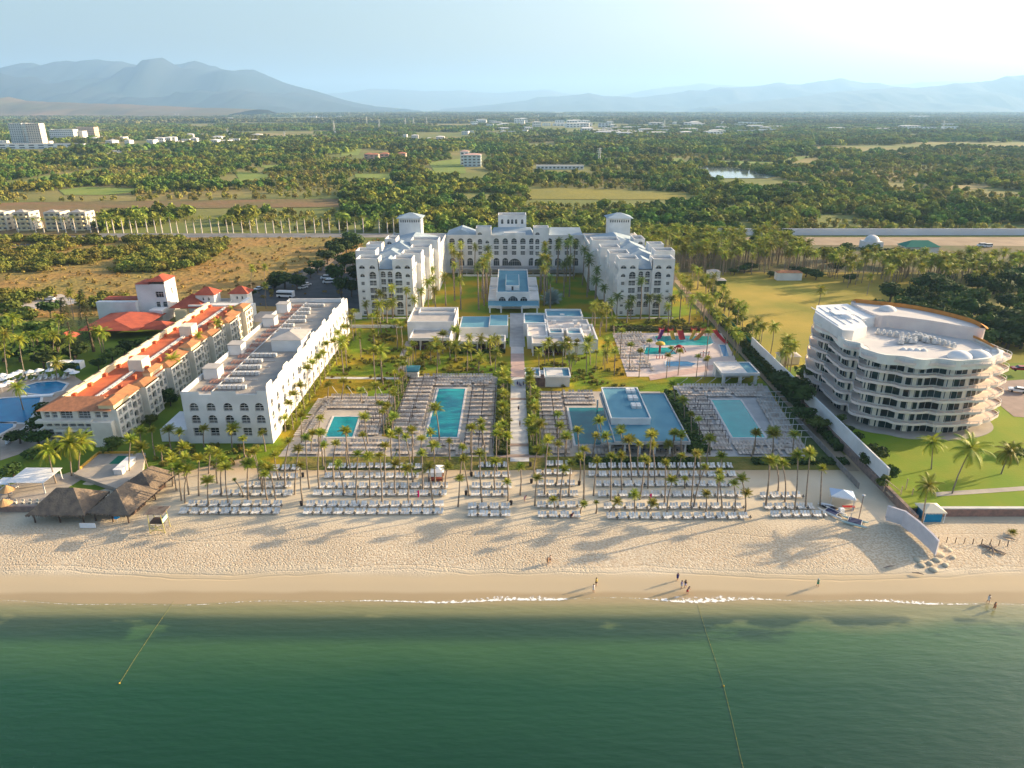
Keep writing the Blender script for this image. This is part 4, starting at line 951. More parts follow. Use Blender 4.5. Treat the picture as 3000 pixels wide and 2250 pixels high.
# ---------------- walls and fences
def wall(name,label,pts,z0,z1,t,mat,cat='wall',jag=0):
    mb=MB(); q=random.Random(1)
    for a,b in zip(pts,pts[1:]):
        a=Vector(a);b=Vector(b); d=(b-a).normalized(); n=Vector((-d.y,d.x))*t/2
        mb.prism([a-n,b-n,b+n,a+n],z0,z1)
    o=mb.build(name,mat); T(o,label,cat); return o
wall('retaining_wall','dark stone retaining wall running down to the beach beside the service path',[(78.0,118.5),(78.2,190)],-.2,1.9,.7,stone)
wall('garden_wall','long white garden wall on top of the stone retaining wall',[(78.3,131),(78.5,222)],1.92,5.4,.35,white)
wall('retaining_wall','brown stone wall along the front of the raised lawn',[(82.5,121.4),(230,121.4)],-.3,1.75,.6,M('brown_stone',(.36,.20,.15),(.24,.15,.12),1.2,bump=.06,bs=2.5))
wall('wall_coping','white kerb along the top edge of the brown stone wall',[(82.5,121.4),(230,121.4)],1.76,1.95,.8,deckw,'kerb')
wall('boundary_wall','long white boundary wall across the edge of the right hand woods',[(130,455),(900,455)],0,4.2,.5,M('lilac_white_wall',(.72,.70,.74),(.66,.64,.68),.05))
wall('court_wall','low white wall joining the annex to the left hotel wing',[(-57.2,262),(-60.5,262)],0,2.6,.4,white)
wall('green_mesh_fence','green mesh fence along the service path beside the water park',[(79.6,196),(79.2,262)],0,3.2,.12,M('green_mesh',(.02,.17,.09),(.015,.13,.07),1),'fence')
wall('picket_fence','grey timber fence beside the dark stone wall near the sand',[(73.2,132),(73.2,168)],0,1.4,.12,M('grey_timber',(.28,.25,.23),(.2,.18,.17),1),'fence')
wall('hotel_kerb_wall','low white wall across the lawn in front of the hotel wings',[(-60,250.5),(-40,250.5)],0,1.1,.3,white)
# ---------------- buildings further out
fwm=M('far_white_walls',(.82,.80,.76),(.72,.70,.67),.05,rand=.15); fwin=M('far_windows',(.10,.10,.11),(.15,.15,.15),.1)
def farb(x,y,w_,d_,h,floors,label,group,roof=None,wallm=None,name='distant_building',bays=None,a=0):
    e=empty(name,(x,y,0),label,'building',group); e.rotation_euler=(0,0,a)
    s=MB(); s.box(-w_/2,w_/2,-d_/2,d_/2,0,h); s.rectring(-w_/2,w_/2,-d_/2,d_/2,h,h+.5,.4)
    me=mesh_only(s,'wall',wallm or fwm); o=bpy.data.objects.new('wall',me); C.objects.link(o); o.parent=e
    s=MB(); nb=bays or max(2,int(w_/5)); fh=h/floors
    for f in range(floors):
        for b in range(nb):
            u=-w_/2+w_*(b+.5)/nb; s.box(u-w_/nb*.28,u+w_/nb*.28,-d_/2-.12,-d_/2-.02,f*fh+fh*.3,f*fh+fh*.75)
        if d_>6: 
            for b in range(max(2,int(d_/6))): v=-d_/2+d_*(b+.5)/max(2,int(d_/6)); s.box(w_/2+.02,w_/2+.12,v-1.2,v+1.2,f*fh+fh*.3,f*fh+fh*.75)
    me=mesh_only(s,'window',fwin); o=bpy.data.objects.new('window',me); C.objects.link(o); o.parent=e; o['kind']='stuff'
    s=MB()
    if roof: s.hip(-w_/2,w_/2,-d_/2,d_/2,h+.52,h+2.4,.6)
    else: s.box(-w_/2+.5,w_/2-.5,-d_/2+.5,d_/2-.5,h,h+.2)
    me=mesh_only(s,'roof',roof or roofgrey); o=bpy.data.objects.new('roof',me); C.objects.link(o); o.parent=e
    return e
# four cream apartment blocks beyond the road, left
for i,(pxx,w_) in enumerate(((18,10.3),(88,10.5),(177,11),(249,11))):
    Yd=478; X=xat(pxx,Yd,0); e=farb(X,Yd,w_,11,11.5,4,['leftmost','second','third','rightmost'][i]+' of the four pale yellow apartment blocks beyond the road','pale yellow apartment blocks',None,cream,'apartment_block',3)
    s=MB()
    for f in range(4): s.box(X-4,X+4,Yd-7.5,Yd-5.52,f*2.85+.3,f*2.85+1.2)
    s.build('balcony',yellowp,e)
    s=MB(); s.hip(X-3.5,X+3.5,Yd-7,Yd-1,12.1,13.6,.3); s.build('gable_roof',roofbeige,e)
# towers and town
for pxx,Yd,w_,h,lab in ((64,1700,30,44,'left one of two pale tower blocks on the left edge of the plain'),(96,1695,14,44,'narrow pale tower between the two wide towers on the left'),(115,1680,30,44,'pinkish tower block, right one of the pair on the left edge of the plain')):
    farb(xat(pxx,Yd,0),Yd,w_,20,h,12,lab,None,None,pink if pxx==115 else None,'tower_block',6)
for pxx,Yd,w_,h,lab in ((192,1880,60,26,'long pale apartment row right of the tower blocks'),(232,1900,36,22,'smaller pale apartment row beside the long one'),(262,1960,46,30,'peach coloured apartment block at the right end of the row'),(90,1500,230,9,'long low white and red commercial building below the towers')):
    farb(xat(pxx,Yd,0),Yd,w_,22,h,max(2,int(h/4)),lab,None,None,M('peach_wall',(.68,.50,.38)) if pxx==262 else None,'distant_building',12)
farb(xat(1385,1040,0),1035,24,22,15,4,'white villa block with a pink roof standing alone in the woods behind the hotel',None,M('pink_roof',(.60,.38,.32)),M('pale_blue_wall',(.55,.62,.62)),'villa')
farb(xat(1640,985,0),985,62,14,4.5,1,'long low white building hidden in the trees behind the centre tower',None,None,None,'clubhouse')
farb(xat(1350,970,0),1060,12,12,18,4,'narrow white annex of the lone villa block in the woods',None,M('pink_roof',(.60,.38,.32)),None,'villa')
for pxx,Yd in ((1082,1190),(1098,1180),(1128,1200),(1178,1210)): farb(xat(pxx,Yd,0),Yd,14,12,7,2,'red roofed villa in the woods left of centre','red roofed villas in the woods',M('terracotta_roof',(.50,.20,.12)),M('terracotta_wall',(.62,.42,.32)),'villa')
q=random.Random(77); wroof=M('far_white_roof',(.78,.74,.70),(.6,.55,.5),.02,rand=.2)
ct=0
for reg,n,hs,wr_ in (((240,760,402,424),30,(4,9),(12,30)),((1370,1720,356,378),26,(6,14),(25,70)),((1700,2300,362,398),46,(5,11),(25,80)),((0,180,395,425),8,(4,7),(15,40)),((2440,2800,372,392),9,(6,9),(40,90)),((1320,1560,380,398),10,(5,10),(15,40)),((640,1000,330,360),10,(5,8),(40,90)),((2000,2900,340,362),16,(6,10),(60,160)),((950,1300,395,415),8,(5,8),(12,30)),((1740,1960,388,400),10,(6,9),(40,100))):
    for i in range(n):
        pX=q.uniform(reg[0],reg[1]); pY=q.uniform(reg[2],reg[3]); p=at(pX,pY); sc=1 if p.y<3000 else 1.3
        farb(p.x,p.y,q.uniform(*wr_)*sc*.8,q.uniform(10,26),q.uniform(*hs)*sc*1.25,2,'pale low building of the distant town among hazy trees','pale buildings of the distant towns',wroof if q.random()<.6 else None,None,'town_building',4,q.uniform(-.2,.2)); ct+=1
# lattice pylons
for i,(pX,pY) in enumerate(((1075,365),(1112,382),(1188,372),(1212,370),(1250,368),(1096,345),(515,345),(525,348),(668,400),(835,412),(980,390),(1577,352),(1945,382),(1755,480),(2760,388),(1100,335))):
    p=at(pX,pY); h=38 if pY<400 else 22; e=empty('lattice_pylon',p,'pale lattice pylon rising above the hazy woods','pylon','pylons across the plain'); s=MB(); r_=h*.08; t=.35 if h>30 else .25
    for sx_,sy_ in ((-1,-1),(1,-1),(1,1),(-1,1)): s.tube([(p.x+sx_*r_,p.y+sy_*r_,0),(p.x+sx_*.8,p.y+sy_*.8,h)],t,4)
    for k in range(7): z=h*k/7; w_=r_*(1-k/8); s.box(p.x-w_,p.x+w_,p.y-w_-.2,p.y-w_+.2,z,z+.5); s.tube([(p.x-w_,p.y-w_,z),(p.x+w_*.85,p.y-w_*.85,z+h/7)],t*.7,4)
    s.build('lattice',metal,e); s=MB()
    for z in (h*.72,h*.84,h*.95): s.box(p.x-h*.17,p.x+h*.17,p.y-.3,p.y+.3,z,z+.6)
    s.build('cross_arm',metal,e)
# small sheds at the meadow edge and construction huts
for px0,py0,w_,h,lab in ((2092,815,5.5,3,'small white shed under the palm grove at the meadow edge'),(2312,822,11.5,3.6,'white shed with a brown roof at the back of the meadow'),(2113,836,4,2.2,'dark green cabin beside the small white shed')):
    p=at(px0,py0); e=empty('shed',p,lab,'shed'); s=MB(); s.box(p.x-w_/2,p.x+w_/2,p.y,p.y+4,0,h); s.build('wall',white if 'green' not in lab else leafd,e); s=MB(); s.hip(p.x-w_/2,p.x+w_/2,p.y,p.y+4,h,h+.9,.3); s.build('roof',roofbeige if 'brown' not in lab else tile,e)
p=at(2285,1068,0); e=empty('garden_hut',p,'beige roofed garden hut between the hedge and the curved building','hut'); s=MB(); s.box(p.x,p.x+6,p.y,p.y+4,0,2.6); s.build('wall',cream,e); s=MB(); s.hip(p.x,p.x+6,p.y,p.y+4,2.6,3.5,.5); s.build('roof',roofbeige,e)
p=at(2560,730); e=empty('chapel_dome',p,'white domed pavilion between the palms near the boundary wall','pavilion'); s=MB(); s.box(p.x-5,p.x+5,p.y,p.y+8,0,4); s.build('wall',white,e); MB().dome(p.x,p.y+4,4,4,3.5).build('dome',white,e,True)
p=at(2700,745); e=empty('green_roof_pavilion',p,'pavilion with green roof and white front near the boundary wall','pavilion'); s=MB(); s.box(p.x-9,p.x+9,p.y,p.y+9,0,4); s.build('wall',white,e); s=MB(); s.hip(p.x-9,p.x+9,p.y,p.y+9,4,7,.8); s.build('roof',M('green_roof',(.04,.20,.14)),e)
# ================================================================ PLANTS
PN=0; PEXTRA=[]
def P3(x,y,h,L,cr,label,group,lean=.8,z=0,q=rnd,tr=.16):
    global PN
    if PN>=300: PEXTRA.append((x,y,z,q.uniform(0,6.28),max(.6,min(1.5,h/10)),(0 if L<2.4 else 2)+q.randrange(2))); return
    PN+=1
    palm((x,y,z),(x+q.uniform(-lean,lean),y+q.uniform(-lean,lean),z+h),L,cr,label,group,tr=tr)
def PZ(lst,x0,y0,L,cr,label,group,s=2.765,lsc=1):
    """(crown x, crown y, base x, base y) read off an enlargement at (x0,y0)"""
    global PN
    for it in lst:
        cx,cy,bx,by=[v/s for v in it[:4]]; b=at(x0+bx,y0+by); z=zat(y0+cy,b.y); 
        l_=it[4] if len(it)>4 else L*rnd.uniform(.85,1.15)
        t=Vector((xat(x0+cx,b.y,z),b.y+rnd.uniform(-.4,.4),z)); PN+=1
        palm(b,t,l_,cr,label,group,tr=.16)
bA=[(35,100,45,245),(110,210,165,430),(70,300,78,600),(185,60,215,200),(225,330,190,520),(250,340,300,620),(215,385,230,600),(290,230,320,430),(410,120,375,490),(480,190,450,550),(500,320,515,600),(545,90,570,500),(665,60,650,510),(690,160,700,390),(655,50,685,320),(800,310,850,550),(780,150,770,460),(860,40,910,390),(870,60,875,310),(965,230,950,620),(1000,80,1045,260),(1050,240,1060,570),(1140,240,1160,630),(1185,160,1185,460),(1270,300,1265,550),(1290,50,1300,380),(1230,60,1240,290),(1350,100,1410,460),(1405,30,1410,290),(1360,350,1370,620),(1475,110,1480,300),(1480,230,1490,520),(1545,330,1570,610),(1580,150,1590,460),(1690,330,1670,500),(1700,130,1705,270),(1790,420,1775,650),(1810,180,1790,400),(1815,270,1865,560),(1885,20,1880,380),(1950,230,1970,620),(1965,30,2000,300),(2085,60,2090,380),(2075,290,2075,540),(2170,80,2185,420),(2170,450,2180,600)]
PZ(bA,700,1250,1.5,YC,'slender young coconut palm among the loungers left of the promenade','palms on the left half of the beach')
bB=[(70,340,65,555),(205,190,180,400),(205,430,185,640),(195,10,195,170),(290,120,265,560),(275,210,270,500),(370,140,360,480),(420,350,390,600),(480,310,460,540),(440,90,430,240),(530,40,540,260),(550,250,545,470),(585,200,580,590),(680,80,650,250),(690,290,660,560),(800,240,800,600),(885,240,890,530),(880,50,900,230),(940,120,970,450),(1025,150,1020,380),(1080,280,1035,590),(1130,70,1100,500),(1140,160,1155,450),(1240,300,1235,620),(1265,150,1240,260),(1300,450,1255,700),(1370,80,1375,250),(1370,240,1330,420),(1490,220,1450,640),(1520,230,1520,430),(1560,330,1470,660),(1600,100,1580,300),(1700,250,1690,400),(1675,380,1665,640),(1680,430,1705,710),(1570,540,1570,690),(1800,470,1800,710),(1860,430,1890,700),(1890,540,1892,690),(760,80,780,250),(1310,60,1300,240),(1980,60,1940,240),(2115,70,2110,230),(2080,290,2055,650)]
PZ(bB,1500,1250,1.5,YC,'slender young coconut palm among the loungers right of the promenade','palms on the right half of the beach')
PZ([(990,560,990,700,1.6)],1500,1250,1.6,YC,'dark thick trunked palm with a faded crown near the front lounger rows',None)
PZ([(850,610,790,690,1.5),(1140,625,1100,700,1.5),(335,600,340,690,1.3),(580,625,555,700,1.3),(680,610,680,700,.8),(1400,430,1400,500,1.0)],1500,1250,1.5,YC,'short leaning young palm beside the two front lounger rows','short palms near the front rows')
PZ([(180,60,170,230),(350,70,340,250),(160,280,115,650),(195,280,220,520),(260,310,275,610),(380,240,350,680),(475,220,440,660),(570,340,560,640,1.3)],2200,1250,2.0,YC,'tall slim palm standing by the short lounger block near the boats','palms by the boats')
PZ([(1055,120,1050,390),(1140,180,1225,420),(1300,190,1310,290),(1400,290,1430,520),(1500,250,1530,550),(1620,260,1610,560),(1520,360,1500,620),(1450,330,1470,600),(1690,440,1690,640),(1700,210,1690,380),(1800,280,1800,560),(1830,330,1850,630),(2005,310,2010,610),(2060,210,2110,420),(2130,340,2120,500),(1370,30,1390,200),(1655,20,1655,170),(1880,20,1880,170),(1130,50,1160,250),(1230,40,1260,250),(1450,60,1460,240),(1380,250,1400,480),(1480,180,1500,420),(1760,220,1760,460)],0,1250,1.9,YC,'leafy young palm of the loose grove left of the lounger rows','palms left of the lounger rows')
PZ([(1900,430,1970,570,.6)],0,1250,.6,YC,'nearly bare palm trunk leaning to the left behind the left rows',None)
PZ([(1595,690,1625,960,2.4),(500,750,510,960),(655,770,650,1000),(600,890,590,1040),(1015,760,1045,980),(725,500,720,600),(850,470,830,620),(1110,500,1115,640),(985,540,985,640),(590,290,600,450),(520,350,550,560),(1250,760,1240,900),(1400,850,1410,1000),(1550,890,1560,1050),(1880,850,1880,1060),(1960,800,1970,1000),(370,760,375,870),(490,440,545,570),(620,240,640,400),(690,110,700,290)],700,950,1.65,YC,'slim palm rising beside the left hand pools','palms around the left pools')
PZ([(510,730,500,930),(530,830,520,980),(580,920,570,1060),(430,930,430,1060),(850,790,870,980),(1020,860,1030,1000),(1090,950,1100,1060),(1265,900,1270,1060),(1450,880,1460,1050),(1500,890,1510,1050),(1740,930,1740,1060),(2110,890,2090,1060),(1650,780,1660,930),(1590,740,1590,900),(1520,620,1530,780),(1440,490,1460,640)],1450,950,1.75,YC,'slim palm rising beside the pool bar and the right pool','palms around the pool bar')
q=random.Random(31)
G_prom='palms lining the promenade'
for X,Ya,Yb_,lab in ((-2.3,149,198,'bushy palm in the dense row along the left side of the promenade'),(5.4,149,190,'bushy palm in the dense row along the right side of the promenade')):
    y=Ya
    while y<Yb_:
        P3(X+q.uniform(-.9,.9),y,q.uniform(4.2,7.8),q.uniform(1.7,2.1),YC,lab,G_prom,.4,q=q,tr=.11); y+=2.6
# court royal palms
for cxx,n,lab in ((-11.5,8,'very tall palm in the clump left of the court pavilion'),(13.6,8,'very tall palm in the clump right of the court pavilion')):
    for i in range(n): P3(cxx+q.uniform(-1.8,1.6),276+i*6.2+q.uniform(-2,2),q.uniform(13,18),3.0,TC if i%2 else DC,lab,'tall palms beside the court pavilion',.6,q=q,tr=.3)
for x,y,h in ((-27,282,12),(-24,290,15),(-22,301,17),(-26,312,16),(-23,325,17),(-28,333,15),(-18,338,14),(-30,272,9),(-20.5,276,12)): P3(x,y,h,2.8,TC,'tall palm on the sunny left lawn of the court','tall palms of the left court lawn',.6,q=q,tr=.26)
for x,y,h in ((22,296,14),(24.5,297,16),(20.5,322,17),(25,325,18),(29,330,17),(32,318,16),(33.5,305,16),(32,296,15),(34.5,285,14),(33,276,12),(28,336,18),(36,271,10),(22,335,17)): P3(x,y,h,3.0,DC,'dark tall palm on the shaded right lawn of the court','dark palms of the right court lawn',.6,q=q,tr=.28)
for x,y,h in ((-49,260,10.5),(-45.5,262,12),(-40,261,11.5),(-36.5,257,9),(-34.5,266,10),(-33.5,276,11),(-32.5,286,10),(-47,257,7),(-55,262,6),(-33,295,12)): P3(x,y,h,2.6,TC,'coconut palm in front of the left hotel wing','palms around the left wing',.6,q=q,tr=.22)
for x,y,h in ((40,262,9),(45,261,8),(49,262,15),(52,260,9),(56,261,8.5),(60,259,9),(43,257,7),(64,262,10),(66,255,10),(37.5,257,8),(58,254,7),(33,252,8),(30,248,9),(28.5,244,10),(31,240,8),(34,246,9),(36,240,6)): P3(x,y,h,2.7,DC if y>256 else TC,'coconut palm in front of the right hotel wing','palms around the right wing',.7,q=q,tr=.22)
for i in range(14): P3(-55.3+q.uniform(-.6,.8),162+i*6+q.uniform(-1,1),q.uniform(6.5,9.5),1.8,YC,'thin palm against the bright side wall of the white annex','palms along the annex wall',.4,q=q,tr=.12)
def zone(n,x0,x1,y0,y1,h0,h1,L,cr,lab,grp,tr=.16):
    pts=[]; t=0
    while len(pts)<n and t<n*40:
        t+=1; x,y=q.uniform(x0,x1),q.uniform(y0,y1)
        if all((x-a)**2+(y-b)**2>5 for a,b in pts): pts.append((x,y))
    for x,y in pts: P3(x,y,q.uniform(h0,h1),L*q.uniform(.85,1.15),cr,lab,grp,.6,q=q,tr=tr)
zone(16,-30,-4,202,221.5,5,8,2.5,TC+TC+YC,'garden palm on the lawn below the left restaurants','palms below the restaurants')
zone(20,8,33,200,217,5,8.5,2.5,TC+TC+YC,'garden palm on the lawn between the right restaurant and the kiosk','palms of the right lawn')
zone(14,-52,-34,190,250,6,11,2.4,TC+TC+YC,'garden palm on the orange tinted lawn beside the annex','palms of the annex lawn')
for x,y,h in ((38,199,8),(46,198,7),(50,200.5,7.5),(55,198.5,6.5),(58,199,6),(36,205,8),(43,212,7),(49,208,5),(62,215,9),(34.8,216,9),(57,197,5)): P3(x,y,h,2.2,TC,'palm at the edge of the colourful water park','palms at the water park',.5,q=q)
# ---- big palms on the right hand lawn and left gardens
PZ([(1470,130,1455,400,3.2),(1440,480,1385,790,3.0),(1790,190,1615,600,4.3),(2100,210,2010,440,3.6)],2200,1250,3,TC,'large coconut palm with long fronds on the raised right lawn','large palms of the raised lawn')
PZ([(570,130,580,400,4.0),(390,190,455,460,3.6),(660,120,640,380,3.2)],0,1250,3,TC,'large sunlit coconut palm above the thatched huts on the left','large palms above the thatched huts')
PZ([(30,640,70,1010),(150,680,210,990),(270,640,290,850),(440,640,450,880),(480,500,480,760),(560,660,580,900),(820,620,850,800),(780,610,830,790),(150,1060,190,1250),(450,870,460,1010),(370,640,380,820),(110,500,120,700),(560,300,600,520),(650,340,660,500),(1395,840,1430,1100),(1190,990,1240,1200),(1600,660,1620,900),(1760,540,1790,790),(1900,440,1920,640),(230,560,260,700),(40,760,60,900)],0,750,3.0,TC,'coconut palm in the lush gardens of the red roofed resort','palms of the left resort gardens')
PZ([(105,650,105,880),(205,640,215,800),(215,790,220,980)],700,550,2.6,TC,'lone palm at the edge of the car park','palms at the car park')
PZ([(570,130,540,290,3.2)],2200,800,3.2,TC,'lone bushy palm standing on the pale meadow',None)
print('palms',PN)
# palms along the service path and meadow edge
for i in range(64): P3(q.choice([72.2,73,80.5,82.5,85])+q.uniform(-.8,.8),198+i*2.1,q.uniform(6,9.5),2.9,TC,'golden lit palm in the row along the service path','palms along the service path',.5,q=q)
for i in range(430):
    x,y=q.uniform(84,300),q.uniform(338,408)
    if (150<x<172 and y<372): continue
    if x>150: y=q.uniform(318,352)
    if i<400: P3(x,y,q.uniform(7.5,10.5) if x>150 else q.uniform(9,12),3.2,TC,'palm of the coconut grove behind the meadow','coconut grove',.6,q=q)
for i in range(40): P3(q.uniform(150,215),q.uniform(300,345),q.uniform(8,12),3.2,TC,'palm of the coconut grove behind the meadow','coconut grove',.6,q=q)
for i in range(120): P3(q.uniform(66,150),q.uniform(345,415),q.uniform(9,13),3.2,TC,'palm of the coconut grove behind the meadow','coconut grove',.6,q=q)
for i in range(20): P3(q.uniform(-62,64),q.uniform(366,380),q.uniform(10,16),3.2,TC,'palm','x',.6,q=q)
for i in range(40): P3(q.choice([-31.5,-30.8,-33])+q.uniform(-.5,.5),158+q.uniform(0,56),q.uniform(2.5,6),1.6,YC,'palm','x',.3,q=q)
def whole_palm(seed,h,L,cr,mat):
    m=MB(); m.tube([(0,0,-.1),(.15,0,h*.5),(0,0,h)],[.2,.16,.13],6,False); me=bpy.data.meshes.new('palm'); src=cr
    V=list(m.v)+[(v.co.x*L,v.co.y*L,v.co.z*L+h) for v in src.vertices]; k=len(m.v); Fs=list(m.f)+[tuple(i+k for i in p.vertices) for p in src.polygons]
    me.from_pydata(V,[],Fs); me.materials.append(trunkm); me.materials.append(mat); me.polygons.foreach_set('material_index',[0]*len(m.f)+[1]*len(src.polygons)); return me
scatter('coconut_grove',PEXTRA,[whole_palm(1,10,2.0,YC[0],palml),whole_palm(2,10,2.0,YC[2],palml),whole_palm(3,10,3.1,TC[0],palml),whole_palm(4,10,3.1,TC[2],palml)],'coconut palms of the groves behind the meadow and around the gardens','palm grove')
# royal palms along the road
RC=palm_crown(91,14,1.0,-25,75,70,palml,7,.26); RT=MB(); RT.tube([(0,0,-.1),(0,0,5),(0,0,9.5)],[.42,.34,.26],8,False); RTm=mesh_only(RT,'trunk',M('royal_palm_trunk',(.62,.56,.48),(.52,.47,.4),1),True)
for i in range(50):
    x=-318+i*5.15+q.uniform(-.9,.9)
    if q.random()<.12: continue
    e=empty('royal_palm',(x,462.8+q.uniform(-.5,.5),0),'pale trunked royal palm in the long row along the far road','royal palm','royal palms along the road')
    s=q.uniform(.9,1.12); inst('trunk',RTm,e.location,0,(1,1,s),e); inst('crown',RC,e.location+Vector((0,0,9.3*s)),q.uniform(0,6),3.0,e)
# silver fan palm in the shaded court
e=empty('fan_palm',(16.5,286,0),'round silver green fan palm on the shaded court lawn','palm tree'); MB().tube([(16.5,286,0),(16.5,286,1.5)],.35,8).build('trunk',trunkm,e); inst('crown',palm_crown(92,34,1,-20,85,20,palmg,5,.5),(16.5,286,1.5),0,4.6,e)
# ---- broad trees
TR=[crown_mesh('crown',400+i,520,1.0,.8,.14,leafd,8,.0) for i in range(4)]; TL=[crown_mesh('crown',410+i,520,1.0,.8,.14,leaf,8,.0) for i in range(3)]
def tree(x,y,r,h,label,group=None,kinds=None,z=0):
    e=empty('tree',(x,y,z),label,'tree',group); m=MB(); m.tube([(x,y,z-.1),(x+.2,y,z+h*.35),(x,y+.1,z+h*.6)],[r*.075,r*.055,r*.035],7,False)
    for k in range(4): a=k*1.6+x; m.tube([(x+.1,y,z+h*.32),(x+cos(a)*r*.5,y+sin(a)*r*.5,z+h*.66)],[r*.035,r*.015],5,False)
    m.build('trunk',bark,e,True); inst('crown',q.choice(kinds or TR),(x,y,z+h*.62),q.uniform(0,6),(r,r,h*.5),e); return e
for pX,pY,r,h in ((835,845,6.5,8),(870,850,5,7),(800,852,4.5,6.5),(930,800,5,7),(960,775,6,8),(990,760,6,9),(1015,750,6,9),(1035,790,5.5,9),(1010,800,6,10),(985,842,5,11),(1000,870,4,9),(1030,870,5,8),(1045,830,5,9),(1000,735,6,8),(1030,720,6,9),(1045,735,6,10),(975,740,5,7),(910,815,4,5.5),(880,835,3.5,5),(715,880,3.5,4.5),(740,870,3,4)):
    p=at(pX,pY); tree(p.x,p.y,r,h,'dark leafy tree between the car park and the left hotel wing','trees around the car park')
for i in range(95):
    pX=q.uniform(2560,3060); pY=q.uniform(840,1030)
    if pX<2640 and pY>930 or pX<2700 and pY<870: continue
    p=at(pX,pY); tree(p.x,p.y,q.uniform(4.5,7.5),q.uniform(7,11),'dark tree of the shaded wood behind the curved apartment building','trees behind the curved building')
for pX,pY,r,h in ((2300,700,5,7),(2330,740,6,8),(2420,770,6,9),(2480,760,6,9),(2540,770,7,10),(2600,775,6,9),(2210,725,5,7),(2660,780,7,9),(2760,800,7,9),(2850,810,8,10),(2930,820,7,9),(2450,800,5,6),(2390,820,4,5),(2490,830,4,5),(2730,850,6,8)):
    p=at(pX,pY); tree(p.x,p.y,r,h,'broad tree between the meadow palms and the bare ground','trees beyond the meadow')
for pX,pY,r,h in ((90,955,6,8),(150,930,5,7),(40,940,6,8),(20,990,7,8),(110,1010,7,9),(170,1035,5,7),(220,1060,5,6),(330,1060,4,5),(365,1040,4,5),(290,1085,3,4),(420,1030,4,4.5),(60,1060,6,7),(10,1060,5,7),(130,1080,5,6),(200,1100,3,4),(130,1230,4,4.5),(130,1270,3.5,4.5),(115,1310,4,4.5),(60,1300,3.5,4),(40,1400,3,3),(330,1335,3.2,5),(480,1180,3.4,4),(500,1190,2.6,3.5),(440,1250,2.5,3.5),(160,1330,3,3.4),(95,1345,2.5,2.5)):
    p=at(pX,pY); tree(p.x,p.y,r,h,'leafy tree in the shady gardens of the red roofed resort','trees of the left resort',TR+TL[:1])
for pX,pY,r,h in ((2300,1150,3.5,5),(2330,1180,4,6),(2270,1130,3,4.5),(2350,1120,3.4,5),(2330,1230,2.6,3.5),(2370,1250,2.4,3.4)):
    p=at(pX,pY,1.7); tree(p.x+1.8,p.y,r*1.35,h*1.2,'round leafy tree between the white garden wall and the curved building','trees behind the garden wall',TL+TR,.8)
for pX,pY,r,h in ((2505,1290,1.7,2.6),(2480,1270,1.6,2.4),(2550,1330,2.2,3.2),(2585,1345,2.2,3),(2540,1360,2,2.8),(2605,1400,1.9,3.4),(2585,1425,1.7,3),(2460,1235,1.6,2.6),(2990,1340,2,2.6),(2960,1330,2,3)):
    p=at(pX,pY,1.7); e=empty('bush',p,'leafy bush along the inner side of the white garden wall','bush','bushes inside the garden wall'); inst('foliage',q.choice(TL+TR[:1]),(p.x,p.y,1.7+h*.45),q.uniform(0,6),(r,r,h*.6),e)
# two tall conifers in the left resort
for pX,pY,h in ((222,1048,20),(275,1030,21)):
    p=at(pX,pY); e=empty('conifer_tree',p,'%s tall dark conifer among the palms of the left resort'%('left' if pX<250 else 'right'),'conifer'); m=MB(); m.tube([p,p+Vector((0,0,h*.6))],[.5,.2],7,False); m.build('trunk',bark,e)
    m=MB(); qq=random.Random(int(h))
    for k in range(1500):
        t=qq.random()**.8; rr=(1-t)*3.6+.3; a=qq.uniform(0,6.28); s=qq.uniform(.25,.5); z=2+t*(h-2); c=Vector((p.x+cos(a)*rr*qq.uniform(.75,1.05),p.y+sin(a)*rr*qq.uniform(.75,1.05),z)); d=Vector((cos(a),sin(a),-.3)); u=Vector((-sin(a),cos(a),0))
        m.add([c-u*s*.5,c+u*s*.5,c+d*s*1.6],[(0,1,2)])
    m.build('foliage',M('conifer_needles',(.05,.07,.025),(.08,.08,.03),.5,.9,trans=.15),e)
# hedges and ground planting
def hedge(name,label,x0,x1,y0,y1,h,mat,n,cat='hedge',leafs=.28,z=0,kind=None):
    m=MB(); qq=random.Random(n)
    m.box(x0+.2,x1-.2,y0+.2,y1-.2,z,z+h*.7)
    for i in range(n):
        f=qq.random(); 
        if f<.5: c=(qq.uniform(x0,x1),qq.uniform(y0,y1),z+h*qq.uniform(.75,1.12))
        elif f<.75: c=(qq.choice([x0,x1]),qq.uniform(y0,y1),z+h*qq.uniform(.05,1))
        else: c=(qq.uniform(x0,x1),qq.choice([y0,y1]),z+h*qq.uniform(.05,1))
        c=Vector(c); nn=Vector((qq.gauss(0,.7),qq.gauss(0,.7),1)).normalized(); a=nn.orthogonal(); b=nn.cross(a); s=leafs*qq.uniform(.6,1.4)
        m.add([c+a*s,c+b*s,c-a*s,c-b*s],[(0,1,2,3)])
    return T(m.build(name,mat),label,cat,None,kind)
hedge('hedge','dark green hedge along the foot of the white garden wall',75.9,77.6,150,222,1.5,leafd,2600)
hedge('hedge','tall leafy hedge beside the upper service path',77.2,79,196,270,2.6,leaf,2200)
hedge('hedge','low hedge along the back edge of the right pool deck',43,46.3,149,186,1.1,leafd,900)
hedge('hedge','low planting strip between the two left pool decks',-31.9,-30.6,160,200,.9,leaf,600)
hedge('hedge','leafy strip along the bright wall of the annex',-57.1,-55.6,162,240,1.2,M('gold_green_leaves',(.26,.27,.03),(.2,.22,.03),.5,.85,trans=.2),1800)
hedge('hedge','brown green planting strip on the lawn before the right hotel wing',36,68,246.5,249.5,1.1,M('brown_leaves',(.17,.14,.05),(.12,.13,.04),.5,.9),1200)
hedge('hedge','planting strip under the left promenade palms',-4.0,-.8,148,198,.7,leaf,1500)
